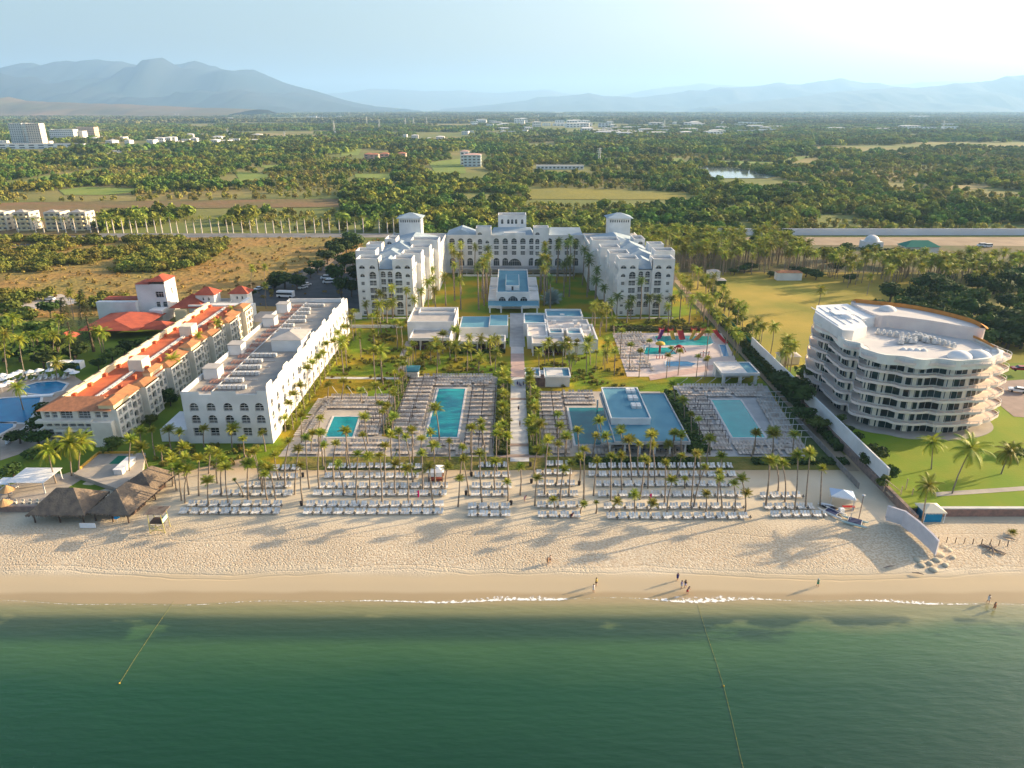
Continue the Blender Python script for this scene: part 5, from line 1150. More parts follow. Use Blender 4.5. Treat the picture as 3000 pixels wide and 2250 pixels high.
hedge('hedge','planting strip under the right promenade palms',4.3,6.6,148,188,.7,leaf,1100)
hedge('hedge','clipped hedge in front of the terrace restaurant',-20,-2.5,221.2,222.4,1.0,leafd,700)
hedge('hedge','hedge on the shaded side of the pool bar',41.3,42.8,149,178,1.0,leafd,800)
hedge('hedge','green strip between the pool bar and the sand',15,42,143.2,145.6,.6,leafd,900)
hedge('hedge','green strip between the right pool deck and the sand',55,76,143,145.6,.5,leafd,800)
gb=[crown_mesh('foliage',500+i,90,1.0,.7,.2,M('garden_bush_leaves',(.16,.19,.03),(.24,.19,.04),.25,.85,rand=.3,trans=.2),4,.3) for i in range(3)]
bp_=[]
for i in range(1300):
    a=q.random()
    if a<.35: x,y=q.uniform(-54,-34),q.uniform(186,262)
    elif a<.55: x,y=q.uniform(-30,-5),q.uniform(201,221)
    elif a<.8: x,y=q.uniform(8,34),q.uniform(188,217)
    else: x,y=q.uniform(36,74),q.uniform(245,262)
    if nz(x,y,.12,9)<.02: continue
    bp_.append((x,y,0,q.uniform(0,6),q.uniform(.5,1.1),q.randrange(3)))
for i in range(60): bp_.append((q.uniform(-84,-60),q.uniform(141,153),0,q.uniform(0,6),q.uniform(.5,1.4),q.randrange(3)))
scatter('garden_planting',bp_,gb,'low garden planting spread over the hotel lawns','planting')
for i in range(16):
    tree(q.choice([81,83.5,86])+q.uniform(-1,1),225+i*6.2,q.uniform(2,3.2),q.uniform(3.2,4.6),'low golden green tree in the thicket between path and meadow','thicket along the meadow edge',TL)
for pX,pY,r,h in ((2330,805,4,4.5),(2360,812,4,5),(2390,820,4,4.6),(2255,812,3,3),(2180,800,4,4.6),(2200,796,4,5),(2150,806,3,3.6)):
    p=at(pX,pY); tree(p.x,p.y,r,h,'dark low tree around the white sheds behind the meadow','trees around the meadow sheds')
# ================================================================ POOLS, FURNITURE, PEOPLE
def pool(name,label,pts,mat=poolw,z=.09,cop=.5,copm=deckw,shal=None):
    e=empty(name,(sum(p[0] for p in pts)/len(pts),sum(p[1] for p in pts)/len(pts),0),label,'pool')
    MB().poly(pts,z+.02).build('water',mat,e)
    c=Vector(e.location[:2]); P=[Vector(p) for p in pts]; n=len(P); out=[]
    ar=sum(P[i].x*P[(i+1)%n].y-P[(i+1)%n].x*P[i].y for i in range(n))
    if ar<0: P=P[::-1]
    for i in range(n):
        d1=(P[i]-P[i-1]).normalized(); d2=(P[(i+1)%n]-P[i]).normalized(); n1=Vector((d1.y,-d1.x)); n2=Vector((d2.y,-d2.x)); m=(n1+n2); m=m/(m.dot(n1) or 1); out.append(P[i]+m*cop)
    MB().ring(out,P,.04,z+.08).build('coping',copm,e)
    if shal: MB().poly(shal,z+.04).build('shallow_shelf',poolt,e)
    return e
pool('swimming_pool','small teal pool with palm shadows on the left deck',[(-45.7,157.3),(-39.0,157.3),(-39.9,169.6),(-46.4,169.6)])
pool('swimming_pool','long turquoise pool in the middle of the left hand decks',[(-21,157.2),(-13.4,157.2),(-13.4,189.5),(-21,189.5)],shal=rect(-20.6,-13.8,187.6,189.3))
pool('swimming_pool','dark teal pool running beneath the pool bar',[(15.2,153),(23,153),(27,157),(27,175.6),(15.2,175.6)],M('deep_pool_water',(.002,.10,.12),(.004,.17,.18),.15,.12,spec=.2,bump=.03,bs=1.5))
pool('swimming_pool','bright cyan pool on the right deck with one palm shadow',[(53.9,157),(61.8,157),(62.9,181),(55.0,181)],poolt,shal=[(55.1,178.5),(62.6,178.5),(62.7,180.8),(55.2,180.8)])
pool('splash_pool','shallow turquoise play pool with slides behind the water park deck',[(50,229.5),(66,229.5),(69,232),(70,240),(50.5,240)],poolt)
pool('splash_pool','small play pool with a yellow mushroom fountain',[(43,220),(54,220),(53,227),(45,227)],poolt)
pool('splash_pool','blue oval play pool nearest the lawn in the water park',[(48,208.6),(56,208.6),(58,211),(55.5,213),(49,213)],poolb)
pool('lap_channel','narrow blue water channel at the right edge of the water park',[(68.5,218),(70.3,218),(72.5,230),(70.5,230)],poolb)
pool('resort_pool','large blue pool of the left resort, front part',[at(*p)[:2] for p in ((-40,1172),(120,1160),(112,1200),(75,1240),(-40,1236))],poolb,cop=.7)
pool('resort_pool','curved blue pool of the left resort behind the white bridge',[at(*p)[:2] for p in ((62,1150),(75,1132),(110,1122),(165,1118),(195,1126),(180,1145),(135,1158))],poolb,cop=.7)
pool('resort_pool','small blue pool corner at the lower left of the left resort',[at(*p)[:2] for p in ((-40,1242),(40,1240),(38,1252),(-5,1275),(-40,1290))],poolb,cop=.7)
# loungers
def lmesh(mat,fr):
    m=MB(); m.box(-.34,.34,-1.0,.28,.33,.40); m.add([(-.34,.28,.36),(.34,.28,.36),(.34,.92,.86),(-.34,.92,.86),(-.34,.31,.32),(.34,.31,.32),(.34,.96,.82),(-.34,.96,.82)],[(0,1,2,3),(7,6,5,4),(0,4,5,1),(1,5,6,2),(2,6,7,3),(3,7,4,0)])
    for x in (-.3,.26): 
        for y in (-.85,.15,.7): m.box(x,x+.05,y,y+.06,0,.34)
    m.box(-.36,-.33,-1.0,.9,.27,.36); m.box(.33,.36,-1.0,.9,.27,.36)
    return mesh_only(m,'sun_lounger',mat)
LM=lmesh(plastic,None)
for v in LM.vertices: v.co.x*=.70; v.co.y*=.78; LB=lmesh(brownl,None)
tm=MB(); tm.cone(0,0,0,.45,.06,.06,8); tm.cone(0,0,.45,.50,.30,.30,12); tm.cone(0,0,.5,.9,.10,.08,8); TMm=mesh_only(tm,'side_table',M('grey_table',(.12,.12,.12),(.08,.08,.08),1))
rows=[('A','far left block',[(1381,769,873),(1407,762,873),(1433,709,850),(1457,615,850),(1489,543,825),(1511,518,818)]),
('B','wide block left of the promenade',[(1376,957,1250),(1405,946,1228),(1435,924,1311),(1457,912,1304),(1490,892,1300),(1512,883,1299)]),
('C','narrow block left of the promenade',[(1373,1400,1490),(1402,1388,1495),(1435,1380,1497),(1458,1378,1495),(1496,1368,1497),(1518,1368,1497)]),
('D','narrow block right of the promenade',[(1369,1598,1663),(1395,1570,1677),(1427,1576,1688),(1458,1574,1695),(1492,1572,1706),(1521,1574,1702)]),
('E','wide block right of the promenade',[(1375,1724,2147),(1400,1724,2158),(1429,1746,2147),(1460,1751,2180),(1496,1768,2184),(1525,1777,2203)]),
('F','short block beside the boats',[(1463,2229,2359),(1496,2240,2392),(1519,2260,2428)])]
rn=['back row','fifth row from the sea','fourth row from the sea','third row from the sea','second row from the sea','front row nearest the sea']
allL=[];allT=[]; q=random.Random(12)
for b,bn,rs in rows:
    for i,(py,xa,xb) in enumerate(rs):
        a=at(xa,py); c=at(xb,py); y=a.y+1.0; x=a.x+.4; k=0; nm=rn[i if len(rs)==6 else i+3]
        while x<c.x:
            if k%4==3: allT.append((x-.08,y-.55+q.uniform(-.1,.1),nm,bn)); x+=.42
            elif q.random()>.03: allL.append((x,y+q.uniform(-.12,.12),q.gauss(0,.08),nm,bn)); x+=.60
            k+=1
allL.sort(key=lambda t:(round(t[1]),abs(t[0]))); allT.sort(key=lambda t:round(t[1]))
for i,(x,y,a,nm,bn) in enumerate(allL[:300]):
    o=inst('sun_lounger',LM,(x,y,bz(x,y)),a); T(o,'white sun lounger, %s, %s'%(nm,bn),'sun lounger','sun loungers, %s, %s'%(nm,bn))
scatter('beach_loungers',[(x,y,bz(x,y),a,1,0) for x,y,a,_,_ in allL[300:]],[LM],'white sun loungers in the rear rows of the beach','sun loungers')
for i,(x,y,nm,bn) in enumerate(allT[:230]):
    o=inst('side_table',TMm,(x,y,bz(x,y)),0); T(o,'small dark side table, %s, %s'%(nm,bn),'side table','side tables, %s, %s'%(nm,bn))
print('loungers',len(allL),'tables',len(allT))
pl=[]
def lz(x0,x1,y0,y1,dy=2.7,dx=.86,a=0,skip=.06,slx=0):
    y=y0
    while y<y1:
        x=x0+slx*(y-y0)
        while x<x1+slx*(y-y0):
            if q.random()>skip: pl.append((x,y,.07,a+q.uniform(-.06,.06),1,0))
            x+=dx
        y+=dy
lz(-52.5,-49.5,158,182,1.1,2.4,-PI/2); lz(-50,-33.5,175.6,183,2.4); lz(-50,-44,148.6,156,2.5); lz(-41,-29,148.6,156,2.5); lz(-37.6,-33,159,173,2.7)
lz(-29.3,-22.6,160,198,2.75); lz(-27,-23,148.6,158,2.5); lz(-11,-5,149,190,2.75); lz(-26,-5.5,192.4,199,2.2); lz(-20.5,-11.5,148.4,155.5,2.4)
lz(8,13.8,149,186,2.75); lz(14.6,23,178.6,186.5,2.4); lz(16,24,148.5,151,2.4)
lz(48,72.5,184,191,2.2); lz(45.5,51.8,151,182,2.8,slx=.06); lz(64.6,69,151,182,2.6,slx=.1); lz(53,66,148.6,155,2.3); lz(36,44,205,240,3.0,1.0,.2,.3); lz(38,47,231,242,2.2,1.0,.3,.2)
scatter('pool_loungers',pl,[LB,LM][:1],'taupe and white sun loungers packed in rows around the pools','sun loungers')
print('pool loungers',len(pl))
# shade frames over the deck loungers
def pergola(x0,x1,y0,y1,dy,label,mat,h=2.5,ext=0,sl=0):
    e=empty('lounger_pergola',((x0+x1)/2,(y0+y1)/2,0),label,'pergola'); b=MB(); p=MB(); y=y0
    while y<=y1+.1:
        s=sl*(y-y0); b.box(x0+s-.1,x1+s+ext,y-.06,y+.06,h-.1,h)
        for x in (x0+s,(x0+x1)/2+s,x1+s): p.box(x-.06,x+.06,y-.06,y+.06,0,h-.12)
        y+=dy
    b.build('beams',mat,e); p.build('posts',mat,e)
dkm=M('dark_frame',(.10,.08,.075),(.07,.06,.06),1)
pergola(-29.6,-22.2,161.5,196,2.75,'dark shade frame over the lounger rows left of the long pool',dkm)
pergola(-11.2,-4.6,151.5,188,2.75,'dark shade frame over the lounger rows right of the long pool',dkm)
pergola(-37.8,-33,160.5,174,2.75,'dark shade frame right of the small left pool',dkm)
pergola(7.8,14,151.5,185,2.75,'dark shade frame over the loungers left of the pool bar',dkm)
pergola(45.2,51.6,153,181,3.2,'dark shade frame left of the right pool',dkm,sl=.06)
pergola(64.6,69.5,152,182,3.6,'white beamed shade frame sticking out past the right deck edge',M('white_beam',(.55,.54,.52),(.48,.47,.46),1),2.7,1.4,.1)
for i in range(5):
    e=empty('shade_mast',(-49+i*4.2,185,0),'slanting pale mast of the sunshade row behind the small left pool','mast','masts behind the small left pool'); m=MB(); m.tube([(-49+i*4.2,185.5,0),(-49.7+i*4.2,183.2,3.2)],.09,6); m.build('pole',metal,e)
for i in range(6):
    e=empty('shade_mast',(49+i*4.1,193,0),'slanting pale mast of the sunshade row behind the right pool','mast','masts behind the right pool'); m=MB(); m.tube([(49+i*4.1,193.5,0),(50.3+i*4.1,190.6,3.0)],.09,6); m.build('pole',metal,e)
# kids park
red=col('red_fibreglass',(.45,.03,.03)); yel=col('yellow_fibreglass',(.55,.36,.04)); pur=col('purple_fibreglass',(.16,.02,.12)); orr=col('orange_fibreglass',(.45,.17,.04)); blu=col('blue_fibreglass',(.02,.25,.45))
def slide(x,y,mat,label,dx=0,ln=6,h=3.2,w_=.7):
    h*=.6; ln*=.75; dx*=.8
    e=empty('water_slide',(x,y,0),label,'water slide'); m=MB(); n=10
    P=[(x+dx*(i/n)**1.3,y-ln*i/n,h*(1-i/n)**1.2+.25) for i in range(n+1)]
    for (a,b) in zip(P,P[1:]):
        m.add([(a[0]-w_,a[1],a[2]+.35),(a[0]-w_*.6,a[1],a[2]),(a[0]+w_*.6,a[1],a[2]),(a[0]+w_,a[1],a[2]+.35),(b[0]-w_,b[1],b[2]+.35),(b[0]-w_*.6,b[1],b[2]),(b[0]+w_*.6,b[1],b[2]),(b[0]+w_,b[1],b[2]+.35)],[(0,1,5,4),(1,2,6,5),(2,3,7,6)])
    m.build('chute',mat,e); m=MB(); m.box(x-.9,x+.9,y,y+1.6,h,h+.15)
    for sx in (-.8,.8):
        for sy in (.1,1.5): m.tube([(x+sx,y+sy,0),(x+sx,y+sy,h+1)],.07,6)
    m.build('platform',yel if mat is red else red,e)
slide(53,241,pur,'purple twisting slide at the left end of the splash pool',-2.5,7); slide(56,240,yel,'yellow slide left of the red one in the splash pool',0,6); slide(59,239.8,red,'short wide red slide in the middle of the splash pool',0,6,3.4,1.1); slide(67.5,240,orr,'orange slide at the right end of the splash pool',-5,7,3.6,.9); slide(70.5,238,red,'red double slide at the right corner of the water park',3.2,9,4.5,.8); slide(64.5,241,yel,'thin yellow slide beside the orange one',-3,7,3.2,.6)
e=empty('mushroom_fountain',(48.6,222,0),'yellow mushroom fountain on a red post','fountain'); MB().cone(48.6,222,0,3.0,.35,.35,10).build('post',red,e); MB().dome(48.6,222,3.0,1.6,.9,16,5).build('cap',yel,e,True)
e=empty('play_arch',(55,222.5,0),'brown and red spider shaped play arch beside the mushroom fountain','play structure'); m=MB()
for a in range(6): t=a*PI/3; m.tube([(55+2.4*cos(t),222.5+1.6*sin(t),0),(55+1.5*cos(t),222.5+sin(t),1.7),(55,222.5,2.1)],[.16,.2,.3],7)
m.build('legs',col('dark_red',(.25,.03,.02)),e); MB().dome(55,222.5,1.9,1.1,.7,12,4).build('body',red,e,True)
for x,y,mt,lb in ((43,224,blu,'pale blue water jet play panel'),(61,218,red,'striped red and white play climber'),(46.5,216,red,'small red and white play post')):
    e=empty('play_post',(x,y,0),lb+' on the water park deck','play structure'); m=MB()
    for i in range(4): m.tube([(x+i*.9,y,0),(x+i*.9,y,1.5+.4*(i%2))],.12,7)
    m.build('posts',mt,e); MB().box(x-.3,x+3,y-.15,y+.15,1.2,1.5).build('rail',white,e)
# beach structures
p=at(1276,1412); e=empty('massage_hut',p,'white canvas beach hut with red brown base among the loungers','hut'); m=MB()
for sx in (-1.5,1.5):
    for sy in (0,2.8): m.box(p.x+sx-.07,p.x+sx+.07,p.y+sy,p.y+sy+.14,0,2.4)
m.build('posts',wood,e); m=MB(); m.hip(p.x-1.5,p.x+1.5,p.y,p.y+2.9,2.4,3.3,.35); m.build('canopy',sheetw,e); m=MB(); m.box(p.x-1.45,p.x+1.45,p.y+1.2,p.y+1.25,.6,2.35); m.box(p.x-1.4,p.x+1.4,p.y-.1,p.y-.04,1.3,2.3); m.build('curtain',sheetw,e); m=MB(); m.box(p.x-1.4,p.x+1.4,p.y+.2,p.y+2.6,.15,.7); m.build('bed',M('red_brown_cloth',(.25,.07,.05)),e)
for pX,pY,lab in ((1230,1468,'left pink flag on the beach between the lounger rows'),(1908,1478,'right pink flag on the beach beside a leaning palm')):
    p=at(pX,pY); e=empty('beach_flag',p,lab,'flag'); MB().tube([p,p+Vector((0,0,2.6))],.04,6).build('pole',metal,e); m=MB(); m.add([(p.x,p.y,1.0),(p.x-.45,p.y-.1,.9),(p.x-.3,p.y-.05,1.7),(p.x-.5,p.y,2.3),(p.x,p.y,2.6),(p.x,p.y+.03,1.0),(p.x-.45,p.y-.07,.9),(p.x-.3,p.y-.02,1.7),(p.x-.5,p.y+.03,2.3),(p.x,p.y+.03,2.6)],[(0,1,2,3,4),(9,8,7,6,5)]); m.build('cloth',M('hot_pink_cloth',(.75,.02,.16)),e)
bins=[(888,1397),(884,1481),(1381,1395),(1366,1450),(1497,1479),(1554,1366),(1557,1415),(1697,1421)]
bt=MB(); bt.cone(0,0,0,.9,.28,.34,12); bt.cone(0,0,.9,1.0,.36,.2,12); btm=mesh_only(bt,'litter_bin',dark)
for i,(a,b) in enumerate(bins): p=at(a,b); o=inst('litter_bin',btm,p); T(o,'black litter bin standing alone at the end of a lounger row','litter bin','black bins between the lounger blocks')
# lifeguard tower
p=at(462,1562); e=empty('lifeguard_tower',p,'yellow lifeguard tower with slatted roof at the left end of the loungers','lifeguard tower'); m=MB()
for sx in (-1.3,1.3):
    for sy in (0,2.2): m.tube([(p.x+sx*1.1,p.y+sy,0),(p.x+sx*.9,p.y+sy,4.2)],.09,6)
for z in (.6,1.3): m.box(p.x-1.4,p.x+1.4,p.y-.05,p.y+.05,z,z+.1)
m.tube([(p.x-1.4,p.y,.1),(p.x+1.3,p.y,1.9)],.06,5); m.tube([(p.x+1.4,p.y,.1),(p.x-1.3,p.y,1.9)],.06,5)
m.build('frame',M('yellow_paint',(.55,.48,.18),(.45,.4,.15),1),e); m=MB(); m.box(p.x-1.4,p.x+1.4,p.y,p.y+2.3,2.0,2.1); m.build('platform',wood,e); m=MB(); m.box(p.x+1.2,p.x+1.3,p.y,p.y+2.2,2.1,2.9); m.build('side_panel',M('green_white_panel',(.35,.6,.5)),e)
m=MB()
for i in range(11): m.box(p.x-1.8,p.x+1.8,p.y-.3+i*.28,p.y-.16+i*.28,4.2,4.28)
for x in (-1.8,0,1.7): m.box(p.x+x,p.x+x+.1,p.y-.4,p.y+3,4.1,4.2)
m.build('slatted_roof',M('weathered_slats',(.16,.12,.10),(.28,.24,.2),1),e)
# thatched huts
def palapa(x0,x1,y0,y1,h,top,label,rx=None,a=0):
    cx,cy=(x0+x1)/2,(y0+y1)/2; e=empty('thatched_hut',(cx,cy,0),label,'thatched hut'); e.rotation_euler=(0,0,a)
    m=MB(); m.hip(x0-cx,x1-cx,y0-cy,y1-cy,h,top,.8,rx); 
    qq=random.Random(5)
    for i in range(260):
        s=qq.choice([0,1,2,3]); X=qq.uniform(x0-cx-.8,x1-cx+.8) if s<2 else (x0-cx-.8 if s==2 else x1-cx+.8); Y_=(y0-cy-.8 if s==0 else y1-cy+.8) if s<2 else qq.uniform(y0-cy-.8,y1-cy+.8)
        m.add([(X-.15,Y_,h+.05),(X+.15,Y_,h+.05),(X+qq.uniform(-.1,.1),Y_+qq.uniform(-.1,.1),h-.45)],[(0,1,2)])
    me=mesh_only(m,'roof',thatch); o=bpy.data.objects.new('roof',me); C.objects.link(o); o.parent=e
    m=MB()
    for X in (x0-cx,0,x1-cx-.3):
        for Y_ in (y0-cy,y1-cy): m.tube([(X+.15,Y_,0),(X+.15,Y_,h+.1)],.14,7)
    me=mesh_only(m,'posts',wood); o=bpy.data.objects.new('posts',me); C.objects.link(o); o.parent=e
    m=MB(); m.box(-(x1-x0)*.35,(x1-x0)*.35,-(y1-y0)*.2,(y1-y0)*.3,0,1.1); me=mesh_only(m,'bar_counter',wood); o=bpy.data.objects.new('bar_counter',me); C.objects.link(o); o.parent=e
palapa(-92.7,-83,119.0,126.6,2.1,5.6,'left thatched hut, grey in shade, standing at the edge of the sand',rx=4.0)
palapa(-80.8,-73.6,119.2,128,2.2,5.6,'front right thatched hut with one sunlit brown slope',rx=3.6,a=-.12)
palapa(-79.3,-73.0,128.5,135,2.3,5.0,'rear thatched hut behind the front right one',rx=2.6,a=-.2)
p=at(258,1548); T(MB().box(p.x-1.5,p.x+1.5,p.y,p.y+.1,.1,1.1).build('banner_panel',sheetw),'white blank banner panel under the thatched hut eaves','banner')
p=at(345,1530); e=empty('beach_umbrella',p,'closed bright blue umbrella beside the thatched hut','umbrella'); MB().tube([p,p+Vector((0,0,2.4))],.04,6).build('pole',metal,e); MB().cone(p.x,p.y,1.0,2.4,.55,.05,9).build('canopy',M('bright_blue_cloth',(.02,.30,.62)),e)
for a,b,lb in ((20,1500,'front'),(28,1460,'rear')): p=at(a,b); e=empty('straw_umbrella',p,'%s small straw umbrella at the left picture edge'%lb,'umbrella'); MB().tube([p,p+Vector((0,0,2.2))],.06,6).build('pole',wood,e); MB().cone(p.x,p.y,1.9,3.0,1.5,.1,14).build('canopy',M('straw',(.50,.30,.14),(.4,.25,.12),1),e)
# terrace left of the annex
m=MB(); m.prism([(-95.3,137),(-78.8,128.6),(-78.0,131),(-84.5,147),(-95,147)],0,1.0); T(m.build('terrace',deckm),'raised beige terrace platform behind the thatched huts','terrace')
m=MB(); m.box(-95.2,-94.9,139,146.5,1.0,1.5); m.box(-95,-86.5,146.6,146.9,1.0,1.5); T(m.build('terrace_curb',M('orange_paint',(.62,.36,.06),(.55,.32,.06),1)),'orange painted curb around the raised terrace','curb')
sheet('court_mat',[(-90,141.5),(-87,141.5),(-87.5,145.5),(-90,145.5)],1.02,M('green_court',(.02,.16,.10)))
p=Vector((-85.2,139.5,1.0)); e=empty('white_bench_box',p,'long white box bench on the raised terrace','bench'); MB().box(-86.2,-84.4,136.5,142.5,1.0,2.1).build('body',white,e); MB().box(-86.3,-84.3,136.4,142.6,2.1,2.25).build('lid',sheetw,e)
sheet('patio',[(-118,124.5),(-96,124.5),(-93,137),(-101,139)],.09,deckm)
m=MB(); m.box(-130,-94,122.8,123.4,-.2,1.2); T(m.build('garden_wall',stone),'low stone wall below the patio left of the thatched huts','wall')
e=empty('patio_pergola',(-101.5,133,0),'thin white pergola with cloth roof on the patio','pergola'); m=MB()
for x,y in ((-104.5,130),(-97.5,130),(-104.5,136),(-97.5,136)): m.box(x,x+.18,y,y+.18,0,2.7)
m.build('posts',white,e); MB().box(-104.8,-97,129.8,136.4,2.7,2.78).build('roof',sheetw,e)
for i in range(2): 
    x=-111+i*3.6; e=empty('cabana',(x,130,0),'%s white beach cabana with open front on the left patio'%('left' if i==0 else 'right'),'cabana'); m=MB()
    for a,b in ((0,0),(2.6,0),(0,2.6),(2.6,2.6)): m.box(x+a,x+a+.12,130+b,130+b+.12,0,2.2)
    m.build('posts',white,e); MB().box(x-.1,x+2.8,129.9,132.9,2.2,2.35).build('roof',sheetw,e); MB().box(x,x+2.6,130.4,132.5,.3,.6).build('bed',sheetw,e)
for i in range(7): x=-104+i*1.5; e=empty('patio_chair',(x,126,.1),'cream patio chair in the row along the low stone wall','chair','chairs on the patio'); MB().box(x-.25,x+.25,125.8,126.3,.45,.52).build('seat',cream,e); MB().box(x-.25,x+.25,126.25,126.32,.5,1.0).build('backrest',cream,e); MB().box(x-.22,x-.16,125.8,126.3,.1,.45).build('leg',cream,e); MB().box(x+.16,x+.22,125.8,126.3,.1,.45).build('leg',cream,e)
# umbrellas and loungers of the left resort pool
um=MB(); um.cone(0,0,2.0,2.7,1.5,.08,8); umm=mesh_only(um,'canopy',sheetw); up=mesh_only(MB().tube([(0,0,0),(0,0,2.2)],.05,6),'pole',metal)
for a,b in ((45,1115),(62,1108),(92,1108),(118,1104),(152,1103),(207,1104),(222,1110),(30,1122),(12,1118),(10,1130),(30,1140),(8,1150)):
    p=at(a,b); e=empty('pool_umbrella',p,'white pool umbrella at the blue pools of the left resort','umbrella','white umbrellas of the left resort'); inst('canopy',umm,p,0,1,e); inst('pole',up,p,0,1,e)
ll=[(*at(q.uniform(0,200),q.uniform(1098,1118))[:2],.07,q.uniform(-.3,.3),1,0) for i in range(40)]+[(*at(20+i*4.4,1302-i*3.2)[:2],.07,.6,1,0) for i in range(26)]
scatter('resort_loungers',ll,[LM],'white loungers around the blue pools of the left resort','sun loungers')
p=at(150,1152); e=empty('pool_bridge',p,'thin white footbridge between the two blue resort pools','bridge'); a=at(60,1166); b=at(158,1160); m=MB(); d=(b-a).normalized(); n=Vector((-d.y,d.x,0))*.7
m.add([a+n+Vector((0,0,.5)),b+n+Vector((0,0,.5)),b-n+Vector((0,0,.5)),a-n+Vector((0,0,.5)),a+n,b+n,b-n,a-n],[(0,3,2,1),(3,7,6,2),(4,0,1,5),(4,5,6,7)]); m.build('deck',sheetw,e)
for i in range(3): x=at(140,1083).x+i*3.6; y=at(140,1083).y; e=empty('cabana',(x,y,0),'%s white cabana behind the left resort pool'%['first','second','third'][i],'cabana'); MB().box(x,x+3,y,y+2.6,2.1,2.3).build('roof',sheetw,e); MB().box(x,x+.1,y,y+2.6,0,2.1).build('side_curtain',sheetw,e); MB().box(x+2.9,x+3,y,y+2.6,0,2.1).build('side_curtain',sheetw,e); MB().box(x+.4,x+2.6,y+.4,y+2,.2,.6).build('bed',M('blue_cushion',(.1,.25,.4)),e)
# right hand beach: tent, boats, hut, canvas wall
p=at(2462,1478); e=empty('water_sports_tent',p,'pale blue and white pop up tent over the boat rental stand','tent'); m=MB()
for sx,sy in ((-2,0),(2,-1.6),(-1,3),(2.8,1.6)): m.tube([(p.x+sx,p.y+sy,0),(p.x+sx,p.y+sy,2.1)],.05,6)
m.build('legs',metal,e); c=Vector((p.x+.4,p.y+.8,3.0)); K=[Vector((p.x-2.2,p.y-.1,2.1)),Vector((p.x+2.1,p.y-1.8,2.1)),Vector((p.x+3,p.y+1.7,2.1)),Vector((p.x-1.2,p.y+3.2,2.1))]
for i in range(4): m=MB(); m.add([K[i],K[(i+1)%4],c,K[i]-Vector((0,0,.25)),K[(i+1)%4]-Vector((0,0,.25))],[(0,1,2),(3,4,1,0)]); m.build('canopy_panel',M('pale_blue_canvas',(.45,.55,.70)) if i%2 else sheetw,e)
p=at(2475,1500); e=empty('rental_table',p,'red table with a white cool box under the tent','table'); MB().box(p.x-.2,p.x+2.2,p.y+.5,p.y+1.2,.7,.8).build('tabletop',red,e); m=MB(); m.box(p.x-.1,p.x,p.y+.6,p.y+1.1,0,.7); m.box(p.x+2,p.x+2.1,p.y+.6,p.y+1.1,0,.7); m.build('legs',metal,e); T(MB().box(p.x-1.2,p.x-.2,p.y-.3,p.y+.4,0,.8).build('cool_box',sheetw),'white cool box standing beside the red table','box')
def cat(p,a,label,hm):
    e=empty('catamaran',p,label,'catamaran'); e.rotation_euler=(0,0,a); 
    for s in (-1,1):
        m=MB(); m.tube([(-2.5,s*1.0,.55),(-1.8,s,.32),(0,s,.28),(1.6,s,.3),(2.5,s,.38)],[.04,.2,.26,.24,.12],8); me=mesh_only(m,'hull',hm,True); o=bpy.data.objects.new('hull',me); C.objects.link(o); o.parent=e
    m=MB(); m.box(-1.0,1.4,-1,1,.55,.6); me=mesh_only(m,'trampoline',M('navy_mesh',(.03,.04,.10))); o=bpy.data.objects.new('trampoline',me); C.objects.link(o); o.parent=e
    m=MB(); m.tube([(-1,-1.05,.6),(-1,1.05,.6)],.06,6); m.tube([(1.4,-1.05,.6),(1.4,1.05,.6)],.06,6); me=mesh_only(m,'crossbeam',metal); o=bpy.data.objects.new('crossbeam',me); C.objects.link(o); o.parent=e
    m=MB(); m.tube([(-.6,0,.6),(-.6,0,5.6)] if 'mast' in label else [(-2,.3,.75),(2.4,.3,.75)],.06,6); me=mesh_only(m,'mast',metal); o=bpy.data.objects.new('mast',me); C.objects.link(o); o.parent=e
cat(at(2436,1503),R(-52),'small white catamaran with navy net beside the front loungers',white); cat(at(2500,1532),R(-32),'pale green catamaran with upright mast nearest the water',M('pale_green_hull',(.45,.55,.52)))
for i in range(2): 
    p=at(2420+i*10,1482+i*7); m=MB(); m.tube([(p.x-1.5,p.y+.6,.25),(p.x-.9,p.y+.35,.25),(p.x+.6,p.y-.2,.25),(p.x+1.4,p.y-.6,.3)],[.05,.3,.3,.06],8); T(m.build('kayak',dark if i else sheetw),['white kayak lying behind the catamaran','black kayak lying behind the catamaran'][i],'kayak')
p=at(2512,1528); e=empty('lamp_post',(p.x+.4,p.y+.4,0),'tall thin lamp post behind the green catamaran','lamp post'); MB().tube([(p.x+.4,p.y+.4,0),(p.x+.4,p.y+.4,5.6)],[.09,.06],7).build('pole',M('brown_pole',(.25,.15,.12)),e); MB().dome(p.x+.4,p.y+.4,5.6,.35,.15,12,3).build('lamp_head',metal,e)
p=at(2732,1530); e=empty('blue_hut',p,'bright blue beach hut with cream scalloped canvas roof','hut'); m=MB(); m.box(p.x-1.7,p.x+1.6,p.y,p.y+3,.05,2.0); m.build('wall',M('bright_blue_wall',(.01,.20,.40),(.01,.17,.35),1),e); m=MB(); m.hip(p.x-2,p.x+2,p.y-.2,p.y+3.2,2.3,3.3,.2); 
for i in range(16): x=p.x-2.2+i*.275; m.add([(x,p.y-.42,2.32),(x+.275,p.y-.42,2.32),(x+.14,p.y-.42,1.95)],[(0,1,2)])
m.build('canopy',M('cream_canvas',(.72,.66,.52),(.65,.6,.48),1),e); m=MB()
for sx in (-2,1.9): 
    for sy in (-.3,3.1): m.box(p.x+sx,p.x+sx+.1,p.y+sy,p.y+sy+.1,0,2.3)
m.build('posts',sheetw,e)
